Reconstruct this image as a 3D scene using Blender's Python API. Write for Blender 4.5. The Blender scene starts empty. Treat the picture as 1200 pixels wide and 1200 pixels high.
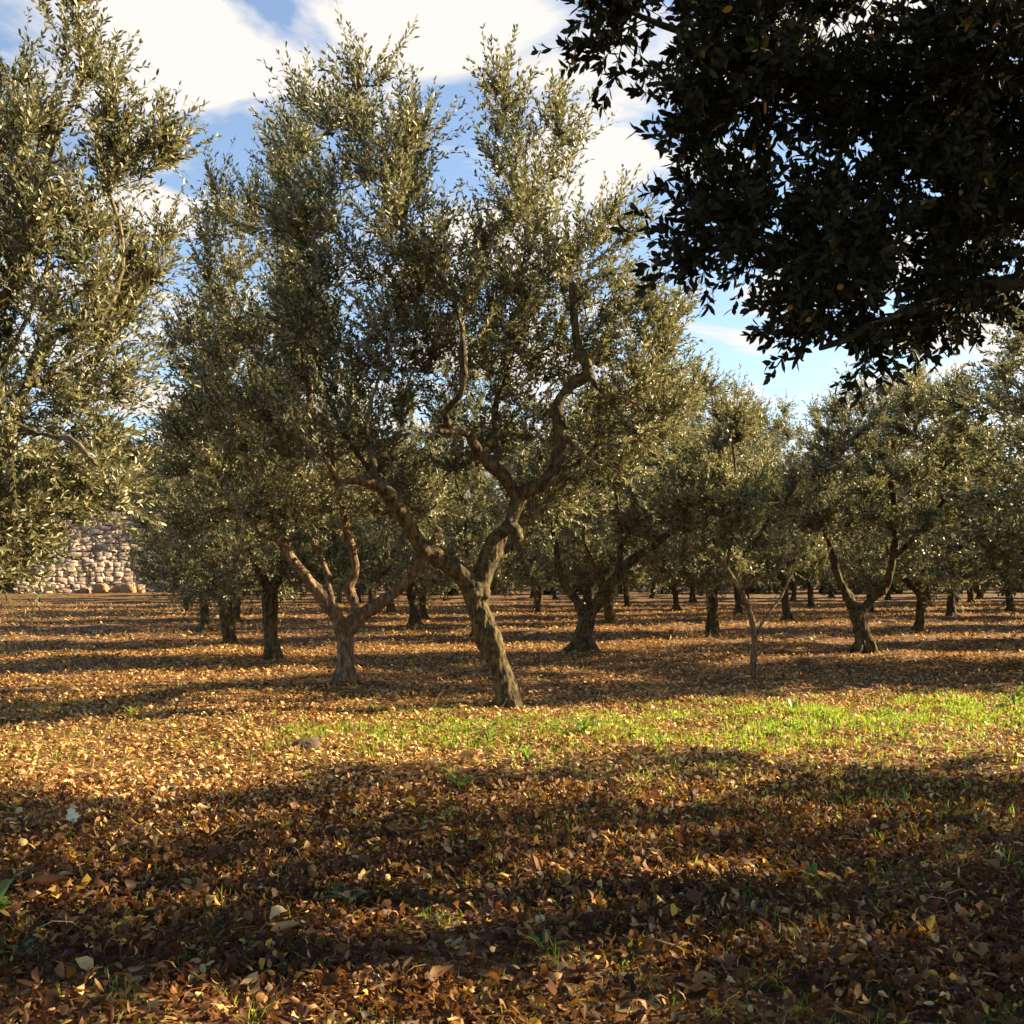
import bpy, math, random
import numpy as np
from mathutils import Vector, noise

# ------------------------------------------------------------------ camera, sky, sun, exposure
SC = bpy.context.scene
COL = SC.collection
FPX, YH, EYE = 1230.0, 668.0, 1.5          # focal length in photo pixels, horizon row, eye height
cam_d = bpy.data.cameras.new('camera')
cam = bpy.data.objects.new('camera', cam_d); COL.objects.link(cam)
cam.location = (0, 0, EYE); cam.rotation_euler = (math.radians(90), 0, 0)
cam_d.sensor_width = 36; cam_d.sensor_height = 36
cam_d.lens = 36 * FPX / 1200.0
cam_d.shift_y = (YH - 600) / 1200.0
cam_d.clip_start = 0.05; cam_d.clip_end = 3000
SC.camera = cam

SUN_AZ, SUN_EL = math.radians(74), math.radians(26)
sun_d = bpy.data.lights.new('sun', 'SUN')
sun = bpy.data.objects.new('sun', sun_d); COL.objects.link(sun)
sun_d.energy = 5.0; sun_d.angle = math.radians(0.5); sun_d.color = (1.0, 0.82, 0.50)
sv = Vector((math.sin(SUN_AZ) * math.cos(SUN_EL), math.cos(SUN_AZ) * math.cos(SUN_EL), math.sin(SUN_EL)))
sun.rotation_euler = sv.to_track_quat('Z', 'Y').to_euler()
sun.location = (20, 6, 12)

W = bpy.data.worlds.new('World'); SC.world = W; W.use_nodes = True
nt = W.node_tree; nt.nodes.clear()
def wn(t, **k):
    n = nt.nodes.new(t)
    for a, b in k.items(): setattr(n, a, b)
    return n
out = wn('ShaderNodeOutputWorld')
sky = wn('ShaderNodeTexSky', sky_type='NISHITA', sun_disc=False, sun_elevation=SUN_EL, sun_rotation=SUN_AZ)
sky.air_density = 1.0; sky.dust_density = 0.6; sky.ozone_density = 2.0
bg = wn('ShaderNodeBackground'); bg.inputs[1].default_value = 0.060
nt.links.new(sky.outputs[0], bg.inputs[0])
tc = wn('ShaderNodeTexCoord')
sep = wn('ShaderNodeSeparateXYZ'); nt.links.new(tc.outputs['Generated'], sep.inputs[0])
zz = wn('ShaderNodeMath', operation='ADD'); nt.links.new(sep.outputs[2], zz.inputs[0]); zz.inputs[1].default_value = 0.12
dx = wn('ShaderNodeMath', operation='DIVIDE'); nt.links.new(sep.outputs[0], dx.inputs[0]); nt.links.new(zz.outputs[0], dx.inputs[1])
dy = wn('ShaderNodeMath', operation='DIVIDE'); nt.links.new(sep.outputs[1], dy.inputs[0]); nt.links.new(zz.outputs[0], dy.inputs[1])
cmb = wn('ShaderNodeCombineXYZ'); nt.links.new(dx.outputs[0], cmb.inputs[0]); nt.links.new(dy.outputs[0], cmb.inputs[1])
cmb.inputs[2].default_value = 42.5
ns = wn('ShaderNodeTexNoise'); ns.inputs['Scale'].default_value = 2.7; ns.inputs['Detail'].default_value = 8
ns.inputs['Roughness'].default_value = 0.52; ns.inputs['Distortion'].default_value = 0.3
nt.links.new(cmb.outputs[0], ns.inputs['Vector'])
cr = wn('ShaderNodeValToRGB'); cr.color_ramp.elements[0].position = 0.475; cr.color_ramp.elements[1].position = 0.56
cr.color_ramp.elements[0].color = (0.06, 0.06, 0.06, 1)
nt.links.new(ns.outputs[0], cr.inputs[0])
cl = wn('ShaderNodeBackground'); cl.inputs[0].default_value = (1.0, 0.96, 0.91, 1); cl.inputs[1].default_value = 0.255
mx = wn('ShaderNodeMixShader')
def wm(op, a, b=None, clamp=False):
    n = wn('ShaderNodeMath', operation=op); n.use_clamp = clamp
    for i_, v_ in enumerate((a, b)):
        if v_ is None: continue
        if isinstance(v_, (int, float)): n.inputs[i_].default_value = v_
        else: nt.links.new(v_, n.inputs[i_])
    return n.outputs[0]
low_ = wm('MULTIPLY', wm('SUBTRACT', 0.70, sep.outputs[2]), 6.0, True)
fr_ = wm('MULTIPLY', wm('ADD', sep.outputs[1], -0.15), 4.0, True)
mask_ = wm('MULTIPLY', cr.outputs[0], wm('MULTIPLY', low_, fr_))  # clouds kept ahead only; cleared overhead and behind to lower fill light
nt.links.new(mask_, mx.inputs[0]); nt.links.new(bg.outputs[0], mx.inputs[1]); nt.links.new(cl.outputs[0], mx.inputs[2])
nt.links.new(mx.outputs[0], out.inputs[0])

SC.view_settings.view_transform = 'Standard'; SC.view_settings.look = 'None'
SC.view_settings.exposure = 2.0; SC.view_settings.gamma = 1.0
SC.render.engine = 'CYCLES'
SC.cycles.max_bounces = 5; SC.cycles.diffuse_bounces = 3; SC.cycles.glossy_bounces = 2
SC.cycles.transmission_bounces = 3; SC.cycles.transparent_max_bounces = 4
SC.cycles.caustics_reflective = False; SC.cycles.caustics_refractive = False

# ------------------------------------------------------------------ helpers
def norm(a): return a / (np.linalg.norm(a, axis=-1, keepdims=True) + 1e-9)

def gh(x, y):
    """height of the ground"""
    x = np.asarray(x, float); y = np.asarray(y, float)
    return (0.025*np.sin(x*0.9+1.3)*np.cos(y*0.7+0.4) + 0.018*np.sin(x*2.1+y*1.3) + 0.010*np.sin(x*4.7-y*3.1+2)
            + 0.008*np.sin(x*7.3+y*6.1) + 0.03*np.sin(x*0.31-y*0.23))

def P(px, py, d, dd=0.0):
    """the point a pixel of the photo shows at depth d (+dd)"""
    d = d + dd
    return np.array([(px-600)/FPX*d, d, EYE+(YH-py)/FPX*d])

def tag(o, label=None, cat=None, group=None, kind=None):
    if label: o['label'] = label
    if cat: o['category'] = cat
    if group: o['group'] = group
    if kind: o['kind'] = kind
    return o

def empty(name, loc, rz=0.0, sc=1.0):
    o = bpy.data.objects.new(name, None); COL.objects.link(o)
    o.location = loc; o.rotation_euler = (0, 0, rz); o.scale = (sc, sc, sc)
    o.empty_display_size = 0.2
    return o

def link_mesh(name, me, mat, parent=None):
    o = bpy.data.objects.new(name, me); COL.objects.link(o)
    me.materials.clear(); me.materials.append(mat)
    if parent: o.parent = parent
    return o

def mesh_np(name, V, F, tint=None, smooth=False):
    """V (n,3), F (m,k)"""
    V = np.ascontiguousarray(V, np.float32); F = np.ascontiguousarray(F, np.int32)
    me = bpy.data.meshes.new(name)
    m, k = F.shape
    me.vertices.add(len(V)); me.vertices.foreach_set('co', V.ravel())
    me.loops.add(m*k); me.loops.foreach_set('vertex_index', F.ravel())
    me.polygons.add(m); me.polygons.foreach_set('loop_start', np.arange(0, m*k, k, dtype=np.int32))
    if smooth: me.polygons.foreach_set('use_smooth', np.ones(m, bool))
    me.update(calc_edges=True)
    if tint is not None:
        at = me.attributes.new('tint', 'FLOAT', 'FACE'); at.data.foreach_set('value', np.ascontiguousarray(tint, np.float32))
    return me

# ------------------------------------------------------------------ materials
def newmat(name):
    m = bpy.data.materials.new(name); m.use_nodes = True
    n = m.node_tree.nodes; n.clear()
    return m, m.node_tree

def ramp(t, stops, src, out_i=0):
    r = t.nodes.new('ShaderNodeValToRGB')
    e = r.color_ramp.elements
    while len(e) < len(stops): e.new(0.5)
    for i, (p, c) in enumerate(stops):
        e[i].position = p; e[i].color = (*c, 1) if len(c) == 3 else c
    t.links.new(src, r.inputs[0])
    return r.outputs[0]

def leaf_mat(name, top, under, rough=0.45, trans=0.3, tcol=(0.25, 0.28, 0.05), spec=0.5):
    m, t = newmat(name); N = t.nodes.new; L = t.links.new
    at = N('ShaderNodeAttribute'); at.attribute_name = 'tint'
    ct = ramp(t, top, at.outputs['Fac']); cu = ramp(t, under, at.outputs['Fac'])
    g = N('ShaderNodeNewGeometry')
    mc = N('ShaderNodeMix'); mc.data_type = 'RGBA'
    L(g.outputs['Backfacing'], mc.inputs[0]); L(ct, mc.inputs[6]); L(cu, mc.inputs[7])
    b = N('ShaderNodeBsdfPrincipled'); L(mc.outputs[2], b.inputs['Base Color'])
    b.inputs['Roughness'].default_value = rough
    b.inputs['Specular IOR Level'].default_value = spec
    tr = N('ShaderNodeBsdfTranslucent')
    tm = N('ShaderNodeMix'); tm.data_type = 'RGBA'; tm.inputs[0].default_value = 0.5
    L(mc.outputs[2], tm.inputs[6]); tm.inputs[7].default_value = (*tcol, 1)
    L(tm.outputs[2], tr.inputs[0])
    ms = N('ShaderNodeMixShader'); ms.inputs[0].default_value = trans
    o = N('ShaderNodeOutputMaterial')
    L(b.outputs[0], ms.inputs[1]); L(tr.outputs[0], ms.inputs[2]); L(ms.outputs[0], o.inputs[0])
    return m

OLIVE = leaf_mat('olive_leaf', [(0, (0.016, 0.019, 0.008)), (0.6, (0.064, 0.067, 0.024)), (0.96, (0.17, 0.155, 0.060)), (0.99, (0.45, 0.24, 0.03))],
                 [(0, (0.085, 0.082, 0.042)), (0.6, (0.29, 0.27, 0.155)), (1, (0.55, 0.50, 0.31))], rough=0.44, trans=0.26, tcol=(0.42, 0.38, 0.11), spec=0.40)
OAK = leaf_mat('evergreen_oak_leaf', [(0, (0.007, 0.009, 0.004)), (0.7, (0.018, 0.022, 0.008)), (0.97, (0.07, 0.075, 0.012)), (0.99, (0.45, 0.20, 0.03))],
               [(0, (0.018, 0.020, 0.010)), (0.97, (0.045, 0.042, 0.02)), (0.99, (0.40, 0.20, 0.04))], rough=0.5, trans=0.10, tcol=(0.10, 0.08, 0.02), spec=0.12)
GRASS = leaf_mat('grass_blade', [(0, (0.06, 0.14, 0.012)), (0.5, (0.20, 0.32, 0.022)), (0.85, (0.40, 0.40, 0.04)), (1, (0.46, 0.31, 0.10))],
                 [(0, (0.08, 0.14, 0.015)), (0.5, (0.20, 0.26, 0.025)), (0.85, (0.30, 0.30, 0.05)), (1, (0.42, 0.31, 0.12))], rough=0.5, trans=0.5, tcol=(0.50, 0.75, 0.04))
WEED = leaf_mat('weed_leaf', [(0, (0.05, 0.12, 0.02)), (1, (0.14, 0.24, 0.035))], [(0, (0.07, 0.14, 0.03)), (1, (0.16, 0.26, 0.05))],
                rough=0.4, trans=0.45, tcol=(0.40, 0.55, 0.04))
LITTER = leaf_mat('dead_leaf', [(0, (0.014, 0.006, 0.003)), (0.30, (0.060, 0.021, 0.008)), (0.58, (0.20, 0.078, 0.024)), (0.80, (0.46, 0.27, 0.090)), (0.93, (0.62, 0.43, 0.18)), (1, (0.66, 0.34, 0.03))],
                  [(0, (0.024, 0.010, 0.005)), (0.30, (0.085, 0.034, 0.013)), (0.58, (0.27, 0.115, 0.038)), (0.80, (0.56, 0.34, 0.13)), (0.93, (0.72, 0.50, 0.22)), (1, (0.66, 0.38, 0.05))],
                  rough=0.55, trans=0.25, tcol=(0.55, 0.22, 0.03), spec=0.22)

def bark_mat(name, c1, c2, moss, mossamt=0.55):
    m, t = newmat(name); N = t.nodes.new; L = t.links.new
    tcn = N('ShaderNodeTexCoord'); mp = N('ShaderNodeMapping'); mp.inputs['Scale'].default_value = (14, 14, 4.5)
    L(tcn.outputs['Object'], mp.inputs[0])
    n1 = N('ShaderNodeTexNoise'); n1.inputs['Scale'].default_value = 1.6; n1.inputs['Detail'].default_value = 7; n1.inputs['Roughness'].default_value = 0.68
    L(mp.outputs[0], n1.inputs['Vector'])
    n2 = N('ShaderNodeTexNoise'); n2.inputs['Scale'].default_value = 11.0; n2.inputs['Detail'].default_value = 9; n2.inputs['Roughness'].default_value = 0.7
    L(tcn.outputs['Object'], n2.inputs['Vector'])
    c = ramp(t, [(0.30, tuple(v*0.35 for v in c1)), (0.48, c1), (0.68, c2)], n1.outputs[0])
    mf = ramp(t, [(mossamt-0.06, (0, 0, 0)), (mossamt+0.1, (1, 1, 1))], n2.outputs[0])
    mc = N('ShaderNodeMix'); mc.data_type = 'RGBA'; L(mf, mc.inputs[0]); L(c, mc.inputs[6]); mc.inputs[7].default_value = (*moss, 1)
    b = N('ShaderNodeBsdfPrincipled'); b.inputs['Roughness'].default_value = 0.85; b.inputs['Specular IOR Level'].default_value = 0.25
    L(mc.outputs[2], b.inputs['Base Color'])
    bu = N('ShaderNodeBump'); bu.inputs['Strength'].default_value = 0.9; bu.inputs['Distance'].default_value = 0.03
    L(n1.outputs[0], bu.inputs['Height']); L(bu.outputs[0], b.inputs['Normal'])
    o = N('ShaderNodeOutputMaterial'); L(b.outputs[0], o.inputs[0])
    return m
BARK = bark_mat('olive_bark', (0.045, 0.027, 0.014), (0.19, 0.120, 0.062), (0.17, 0.130, 0.030), 0.54)
BARK_SUNLIT = bark_mat('sunlit_olive_bark', (0.13, 0.078, 0.042), (0.38, 0.25, 0.14), (0.30, 0.20, 0.08), 0.6)  # lightened copy of the bark, standing in for sunlight on trunks
BARK_OAK = bark_mat('oak_bark', (0.05, 0.035, 0.022), (0.11, 0.08, 0.05), (0.08, 0.09, 0.02))
TWIGM = bark_mat('twig_bark', (0.17, 0.11, 0.06), (0.34, 0.235, 0.135), (0.16, 0.13, 0.05))

def soil_mat():
    m, t = newmat('leafy_red_soil'); N = t.nodes.new; L = t.links.new
    g = N('ShaderNodeNewGeometry')
    v = N('ShaderNodeTexVoronoi'); v.inputs['Scale'].default_value = 22; v.inputs['Randomness'].default_value = 1
    mp = N('ShaderNodeMapping'); mp.inputs['Scale'].default_value = (1, 1.3, 1); L(g.outputs['Position'], mp.inputs[0]); L(mp.outputs[0], v.inputs['Vector'])
    sp = N('ShaderNodeSeparateColor'); L(v.outputs['Color'], sp.inputs[0])
    litter = ramp(t, [(0, (0.04, 0.014, 0.006)), (0.35, (0.10, 0.036, 0.012)), (0.6, (0.20, 0.08, 0.024)), (0.85, (0.50, 0.30, 0.105)), (1, (0.66, 0.46, 0.19))], sp.outputs[0])
    n = N('ShaderNodeTexNoise'); n.inputs['Scale'].default_value = 0.9; n.inputs['Detail'].default_value = 6; L(g.outputs['Position'], n.inputs['Vector'])
    soil = ramp(t, [(0.3, (0.024, 0.010, 0.005)), (0.7, (0.085, 0.034, 0.015))], n.outputs[0])
    n2 = N('ShaderNodeTexNoise'); n2.inputs['Scale'].default_value = 3.1; n2.inputs['Detail'].default_value = 5; L(g.outputs['Position'], n2.inputs['Vector'])
    f = ramp(t, [(0.40, (0.10, 0.10, 0.10)), (0.62, (0.85, 0.85, 0.85))], n2.outputs[0])
    mc = N('ShaderNodeMix'); mc.data_type = 'RGBA'; L(f, mc.inputs[0]); L(soil, mc.inputs[6]); L(litter, mc.inputs[7])
    # dry straw-coloured patches
    n3 = N('ShaderNodeTexNoise'); n3.inputs['Scale'].default_value = 0.35; n3.inputs['Detail'].default_value = 5; L(g.outputs['Position'], n3.inputs['Vector'])
    f3 = ramp(t, [(0.45, (0, 0, 0)), (0.66, (0.22, 0.22, 0.22))], n3.outputs[0])
    m2 = N('ShaderNodeMix'); m2.data_type = 'RGBA'; L(f3, m2.inputs[0]); L(mc.outputs[2], m2.inputs[6]); m2.inputs[7].default_value = (0.30, 0.17, 0.06, 1)
    b = N('ShaderNodeBsdfPrincipled'); b.inputs['Roughness'].default_value = 0.85; b.inputs['Specular IOR Level'].default_value = 0.2
    L(m2.outputs[2], b.inputs['Base Color'])
    bu = N('ShaderNodeBump'); bu.inputs['Strength'].default_value = 1.0; bu.inputs['Distance'].default_value = 0.04
    L(sp.outputs[1], bu.inputs['Height']); L(bu.outputs[0], b.inputs['Normal'])
    o = N('ShaderNodeOutputMaterial'); L(b.outputs[0], o.inputs[0])
    return m
SOIL = soil_mat()

def stone_mat(name, a, b_):
    m, t = newmat(name); N = t.nodes.new; L = t.links.new
    at = N('ShaderNodeAttribute'); at.attribute_name = 'tint'
    c = ramp(t, [(0, a), (1, b_)], at.outputs['Fac'])
    tcn = N('ShaderNodeTexCoord')
    n = N('ShaderNodeTexNoise'); n.inputs['Scale'].default_value = 9; n.inputs['Detail'].default_value = 8; n.inputs['Roughness'].default_value = 0.7
    L(tcn.outputs['Object'], n.inputs['Vector'])
    k = ramp(t, [(0.3, (0.45, 0.42, 0.38)), (0.65, (1, 1, 1))], n.outputs[0])
    mc = N('ShaderNodeMix'); mc.data_type = 'RGBA'; mc.blend_type = 'MULTIPLY'; mc.inputs[0].default_value = 1
    L(c, mc.inputs[6]); L(k, mc.inputs[7])
    b = N('ShaderNodeBsdfPrincipled'); b.inputs['Roughness'].default_value = 0.9; L(mc.outputs[2], b.inputs['Base Color'])
    bu = N('ShaderNodeBump'); bu.inputs['Distance'].default_value = 0.03; L(n.outputs[0], bu.inputs['Height']); L(bu.outputs[0], b.inputs['Normal'])
    o = N('ShaderNodeOutputMaterial'); L(b.outputs[0], o.inputs[0])
    return m
STONE = stone_mat('dry_stone', (0.30, 0.22, 0.17), (0.66, 0.51, 0.40))
ROCK = stone_mat('field_rock', (0.10, 0.065, 0.045), (0.38, 0.23, 0.12))

# ------------------------------------------------------------------ ground
def ground():
    n = 420
    u = np.linspace(-1, 1, n); xs = np.sinh(u*5.6)/math.sinh(5.6)*700
    v = np.linspace(0, 1, n); ys = -12 + np.sinh(v*5.2)/math.sinh(5.2)*900
    X, Y = np.meshgrid(xs, ys)
    V = np.stack([X, Y, gh(X, Y)], -1).reshape(-1, 3)
    i = np.arange((n-1)*(n-1)); r, c = i // (n-1), i % (n-1)
    a = r*n + c
    F = np.stack([a, a+1, a+n+1, a+n], 1)
    o = link_mesh('ground', mesh_np('ground', V, F, smooth=True), SOIL)
    tag(o, 'red orchard soil strewn with brown leaves', 'ground', kind='structure')
ground()

# ------------------------------------------------------------------ trees
def frames(U):
    """two unit vectors square to each row of U"""
    ref = np.where(np.abs(U[:, 2:3]) < 0.9, np.array([[0, 0, 1.0]]), np.array([[1.0, 0, 0]]))
    e1 = norm(np.cross(U, ref)); e2 = np.cross(U, e1)
    return e1, e2

def tube(path, rad, sides, rng=None, rough=0.0):
    path = np.asarray(path, float); rad = np.asarray(rad, float)
    n = len(path)
    T = np.zeros_like(path); T[1:-1] = path[2:]-path[:-2]; T[0] = path[1]-path[0]; T[-1] = path[-1]-path[-2]
    T = norm(T)
    e1, e2 = np.zeros_like(T), np.zeros_like(T)
    a, b = frames(T[:1]); e1[0], e2[0] = a[0], b[0]
    for i in range(1, n):
        x = e1[i-1] - T[i]*np.dot(e1[i-1], T[i]); x /= (np.linalg.norm(x)+1e-9)
        e1[i] = x; e2[i] = np.cross(T[i], x)
    ph = np.arange(sides)/sides*2*np.pi
    R = rad[:, None]*np.ones((1, sides))
    if rough: R = R*(1+rough*(rng.random((n, sides))-0.5)*2)
    V = path[:, None] + R[..., None]*(np.cos(ph)[None, :, None]*e1[:, None] + np.sin(ph)[None, :, None]*e2[:, None])
    i = np.arange(n-1)[:, None]*sides; j = np.arange(sides)[None]
    jn = (j+1) % sides
    F = np.stack([i+j, i+jn, i+sides+jn, i+sides+j], -1).reshape(-1, 4)
    return V.reshape(-1, 3), F

class Acc:
    def __init__(s): s.V = []; s.F = []; s.T = []; s.n = 0
    def add(s, V, F, tint=None):
        s.V.append(V); s.F.append(F+s.n); s.n += len(V)
        if tint is not None: s.T.append(np.full(len(F), tint) if np.isscalar(tint) else tint)
    def mesh(s, name, smooth=False):
        return mesh_np(name, np.concatenate(s.V), np.concatenate(s.F), np.concatenate(s.T) if s.T else None, smooth)

def resample(pts, rad, step):
    P_, R_ = [pts[0]], [rad[0]]
    # catmull-rom through the traced joints
    pts = [np.asarray(p, float) for p in pts]
    n = len(pts)
    for i in range(n-1):
        p0 = pts[max(i-1, 0)]; p1 = pts[i]; p2 = pts[i+1]; p3 = pts[min(i+2, n-1)]
        k = max(1, int(round(np.linalg.norm(p2-p1)/step)))
        for q in range(1, k+1):
            t = q/k
            P_.append(0.5*((2*p1)+(-p0+p2)*t+(2*p0-5*p1+4*p2-p3)*t*t+(-p0+3*p1-3*p2+p3)*t**3))
            R_.append(rad[i]*(1-t)+rad[i+1]*t)
    return P_, R_

def grow_skeleton(limbs, attr, rng, step=0.11, kill=0.24, infl=3.0, maxit=170, up=0.10):
    """limbs: list of (points, radii, parent_limb, parent_index_fraction). Returns positions, parents, traced radius"""
    pos, par, tr = [], [], []
    for pts, rad in limbs:
        PP, RR = resample(pts, rad, step)
        if pos:
            A = np.array(pos); d = np.linalg.norm(A-PP[0], axis=1); root = int(np.argmin(d))
        else:
            root = -1
        last = root
        for k, (p, r) in enumerate(zip(PP, RR)):
            pos.append(np.asarray(p, float) + (rng.normal(0, 0.006, 3) if r < 0.07 else 0)); par.append(last); tr.append(r); last = len(pos)-1
    growable0 = 0
    A = np.array(pos)
    # the lower trunk does not sprout
    lowz = attr[:, 2].min()-0.25
    D = np.linalg.norm(attr[:, None]-A[None], axis=2)
    D[:, (A[:, 2] < lowz) & (np.array(tr) > 0.05)] = 99
    near = D.argmin(1); dist = D.min(1)
    alive = dist > kill
    depth = [0]*len(pos)
    seen = set()
    for it in range(maxit):
        idx = np.nonzero(alive & (dist < infl))[0]
        if len(idx) == 0: break
        A = np.array(pos)
        nn = near[idx]
        vec = norm(attr[idx]-A[nn])
        uniq, inv = np.unique(nn, return_inverse=True)
        S = np.zeros((len(uniq), 3)); np.add.at(S, inv, vec)
        S = norm(S); S = norm(S + np.array([0, 0, up]) + rng.normal(0, 0.22, S.shape))
        newp = A[uniq]+S*step
        base = len(pos); add = []
        for q, (u, p) in enumerate(zip(uniq, newp)):
            key = (int(u), round(p[0], 1), round(p[1], 1), round(p[2], 1))
            if key in seen: continue
            seen.add(key); pos.append(p); par.append(int(u)); tr.append(0.0); add.append(len(pos)-1)
        if not add: break
        N2 = np.array([pos[a] for a in add])
        D = np.linalg.norm(attr[:, None]-N2[None], axis=2)
        m = D.min(1); am = D.argmin(1)
        better = m < dist
        dist[better] = m[better]; near[better] = np.array(add)[am[better]]
        alive &= dist > kill
    return np.array(pos), np.array(par), np.array(tr)

def radii(pos, par, tr, tip=0.0045, ex=2.15, cap=0.045):
    n = len(pos); r = np.zeros(n); acc = np.zeros(n)
    for i in range(n-1, -1, -1):
        ri = max(acc[i], tip**ex)
        r[i] = ri**(1/ex)
        if tr[i] > 0: r[i] = tr[i]
        else: r[i] = min(r[i], cap)
        if par[i] >= 0: acc[par[i]] += ri
    for i in range(n):
        p = par[i]
        if p >= 0 and tr[i] == 0: r[i] = min(r[i], r[p]*0.93)
    return r

def chains(par, r):
    n = len(par); ch = [[] for _ in range(n)]
    for i, p in enumerate(par):
        if p >= 0: ch[p].append(i)
    starts = [(i, -1) for i in range(n) if par[i] < 0]; res = []
    while starts:
        s, p = starts.pop()
        c = [p] if p >= 0 else []
        c.append(s); cur = s
        while ch[cur]:
            k = sorted(ch[cur], key=lambda q: -r[q])
            for q in k[1:]: starts.append((q, cur))
            cur = k[0]; c.append(cur)
        res.append(c)
    return res

def leaves_np(B, L, Nn, ln, wd, rng, fold=0.25, hexa=True):
    """leaf blades: base, direction, normal, length, half width"""
    S = np.cross(L, Nn)
    ln = ln[:, None]; wd = wd[:, None]
    droop = -0.12*ln*np.sign(rng.random((len(B), 1))-0.3)
    tip = B+L*ln+Nn*droop
    if hexa:
        def side(s, f, w): return B+L*ln*f+S*wd*w*s+Nn*(wd*fold*w+droop*f*f)
        V = np.stack([B, side(-1, .30, .8), side(-1, .66, .85), tip, side(1, .66, .85), side(1, .30, .8)], 1)
        i = np.arange(len(B))[:, None]*6
        F = np.stack([i+np.array([0, 1, 2, 3]), i+np.array([0, 3, 4, 5])], 1).reshape(-1, 4)
        return V.reshape(-1, 3), F, 2
    V = np.stack([B, B+L*ln*.5-S*wd+Nn*wd*fold, tip, B+L*ln*.5+S*wd+Nn*wd*fold], 1)
    i = np.arange(len(B))[:, None]*4
    F = (i+np.array([0, 1, 2, 3]))
    return V.reshape(-1, 3), F, 1

def shoots(pos, par, r, centre, rng, nleaf, slen, gap, leaf_len, leaf_w, up, hexa, droop_out=0.35, leafang=0.75, rmax=0.014, pairs=True, tipbias=False, wfun=None):
    cand = np.nonzero((r < rmax) & (par >= 0))[0]
    kids = np.bincount(par[par >= 0], minlength=len(pos))
    w = np.where(kids[cand] == 0, 5.0, 1.0)
    if wfun is not None: w = w*wfun(pos[cand])
    per = int(slen/gap)*(2 if pairs else 1)
    ns = max(10, nleaf//max(per, 1))
    ids = rng.choice(cand, ns, p=w/w.sum())
    base = pos[ids]
    bd = norm(pos[ids]-pos[par[ids]])
    outw = norm(base-centre)
    U = norm(bd*0.4 + outw*droop_out + np.array([0, 0, up]) + rng.normal(0, 0.50, base.shape))
    SL = slen*rng.uniform(0.5, 1.35, ns)
    bend = rng.normal(0, 0.25, (ns, 3)) + np.array([0, 0, -0.05])
    # stems: three-sided twigs
    K = 4; ts = np.linspace(0, 1, K)
    path = base[:, None] + (U[:, None]*ts[None, :, None] + bend[:, None]*(ts**2)[None, :, None]*0.5)*SL[:, None, None]
    e1, e2 = frames(U)
    rr = (0.0032*(1-0.7*ts))[None, :, None, None]
    ph = np.array([0, 2.094, 4.189])
    ring = np.cos(ph)[None, None, :, None]*e1[:, None, None]+np.sin(ph)[None, None, :, None]*e2[:, None, None]
    SV = (path[:, :, None]+ring*rr).reshape(-1, 3)
    b = np.arange(ns)[:, None, None]*(K*3)+np.arange(K-1)[None, :, None]*3
    j = np.arange(3)[None, None]; jn = (j+1) % 3
    SF = np.stack([b+j, b+jn, b+3+jn, b+3+j], -1).reshape(-1, 4)
    # leaves along each
    M = per
    k = np.arange(M)
    if tipbias: f = 1-((k+0.5)/M)**1.6*0.75
    else: f = ((k//2 if pairs else k)+0.7)/((M/2 if pairs else M)+0.5)
    f = np.clip(f[None]+rng.normal(0, 0.02, (ns, M)), 0.02, 1.0)
    B = base[:, None]+(U[:, None]*f[..., None]+bend[:, None]*(f**2)[..., None]*0.5)*SL[:, None, None]
    Ud = norm(U[:, None]+bend[:, None]*f[..., None])
    if pairs: phi = (k % 2)*np.pi+(k//2)*np.pi/2
    else: phi = k*2.4
    phi = phi[None]+rng.uniform(0, 6.28, (ns, 1))+rng.normal(0, 0.35, (ns, M))
    side = np.cos(phi)[..., None]*e1[:, None]+np.sin(phi)[..., None]*e2[:, None]
    ang = leafang*(1.1-0.5*f)[..., None]
    L = norm(Ud*1.0+side*ang*1.3+rng.normal(0, 0.22, side.shape))
    Nn = Ud-L*(Ud*L).sum(-1, keepdims=True)+rng.normal(0, 0.6, L.shape)
    Nn = norm(Nn-L*(Nn*L).sum(-1, keepdims=True))
    keep = (rng.random((ns, M)) < 0.92).ravel()
    B = B.reshape(-1, 3)[keep]; L = L.reshape(-1, 3)[keep]; Nn = Nn.reshape(-1, 3)[keep]
    n = len(B)
    ln = leaf_len*rng.uniform(0.6, 1.2, n); wd = leaf_w*rng.uniform(0.7, 1.2, n)
    LV, LF, q = leaves_np(B, L, Nn, ln, wd, rng, hexa=hexa)
    # per shoot and per leaf tint
    ti = (np.repeat(rng.random(ns)*0.3, M)+rng.random(ns*M)*0.7)[keep]
    old = rng.random(n) < (0.006 if pairs else 0.005)
    ti = np.where(old, 1.0, np.clip(ti, 0, 0.93))
    return SV, SF, LV, LF, np.repeat(ti, q)

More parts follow.
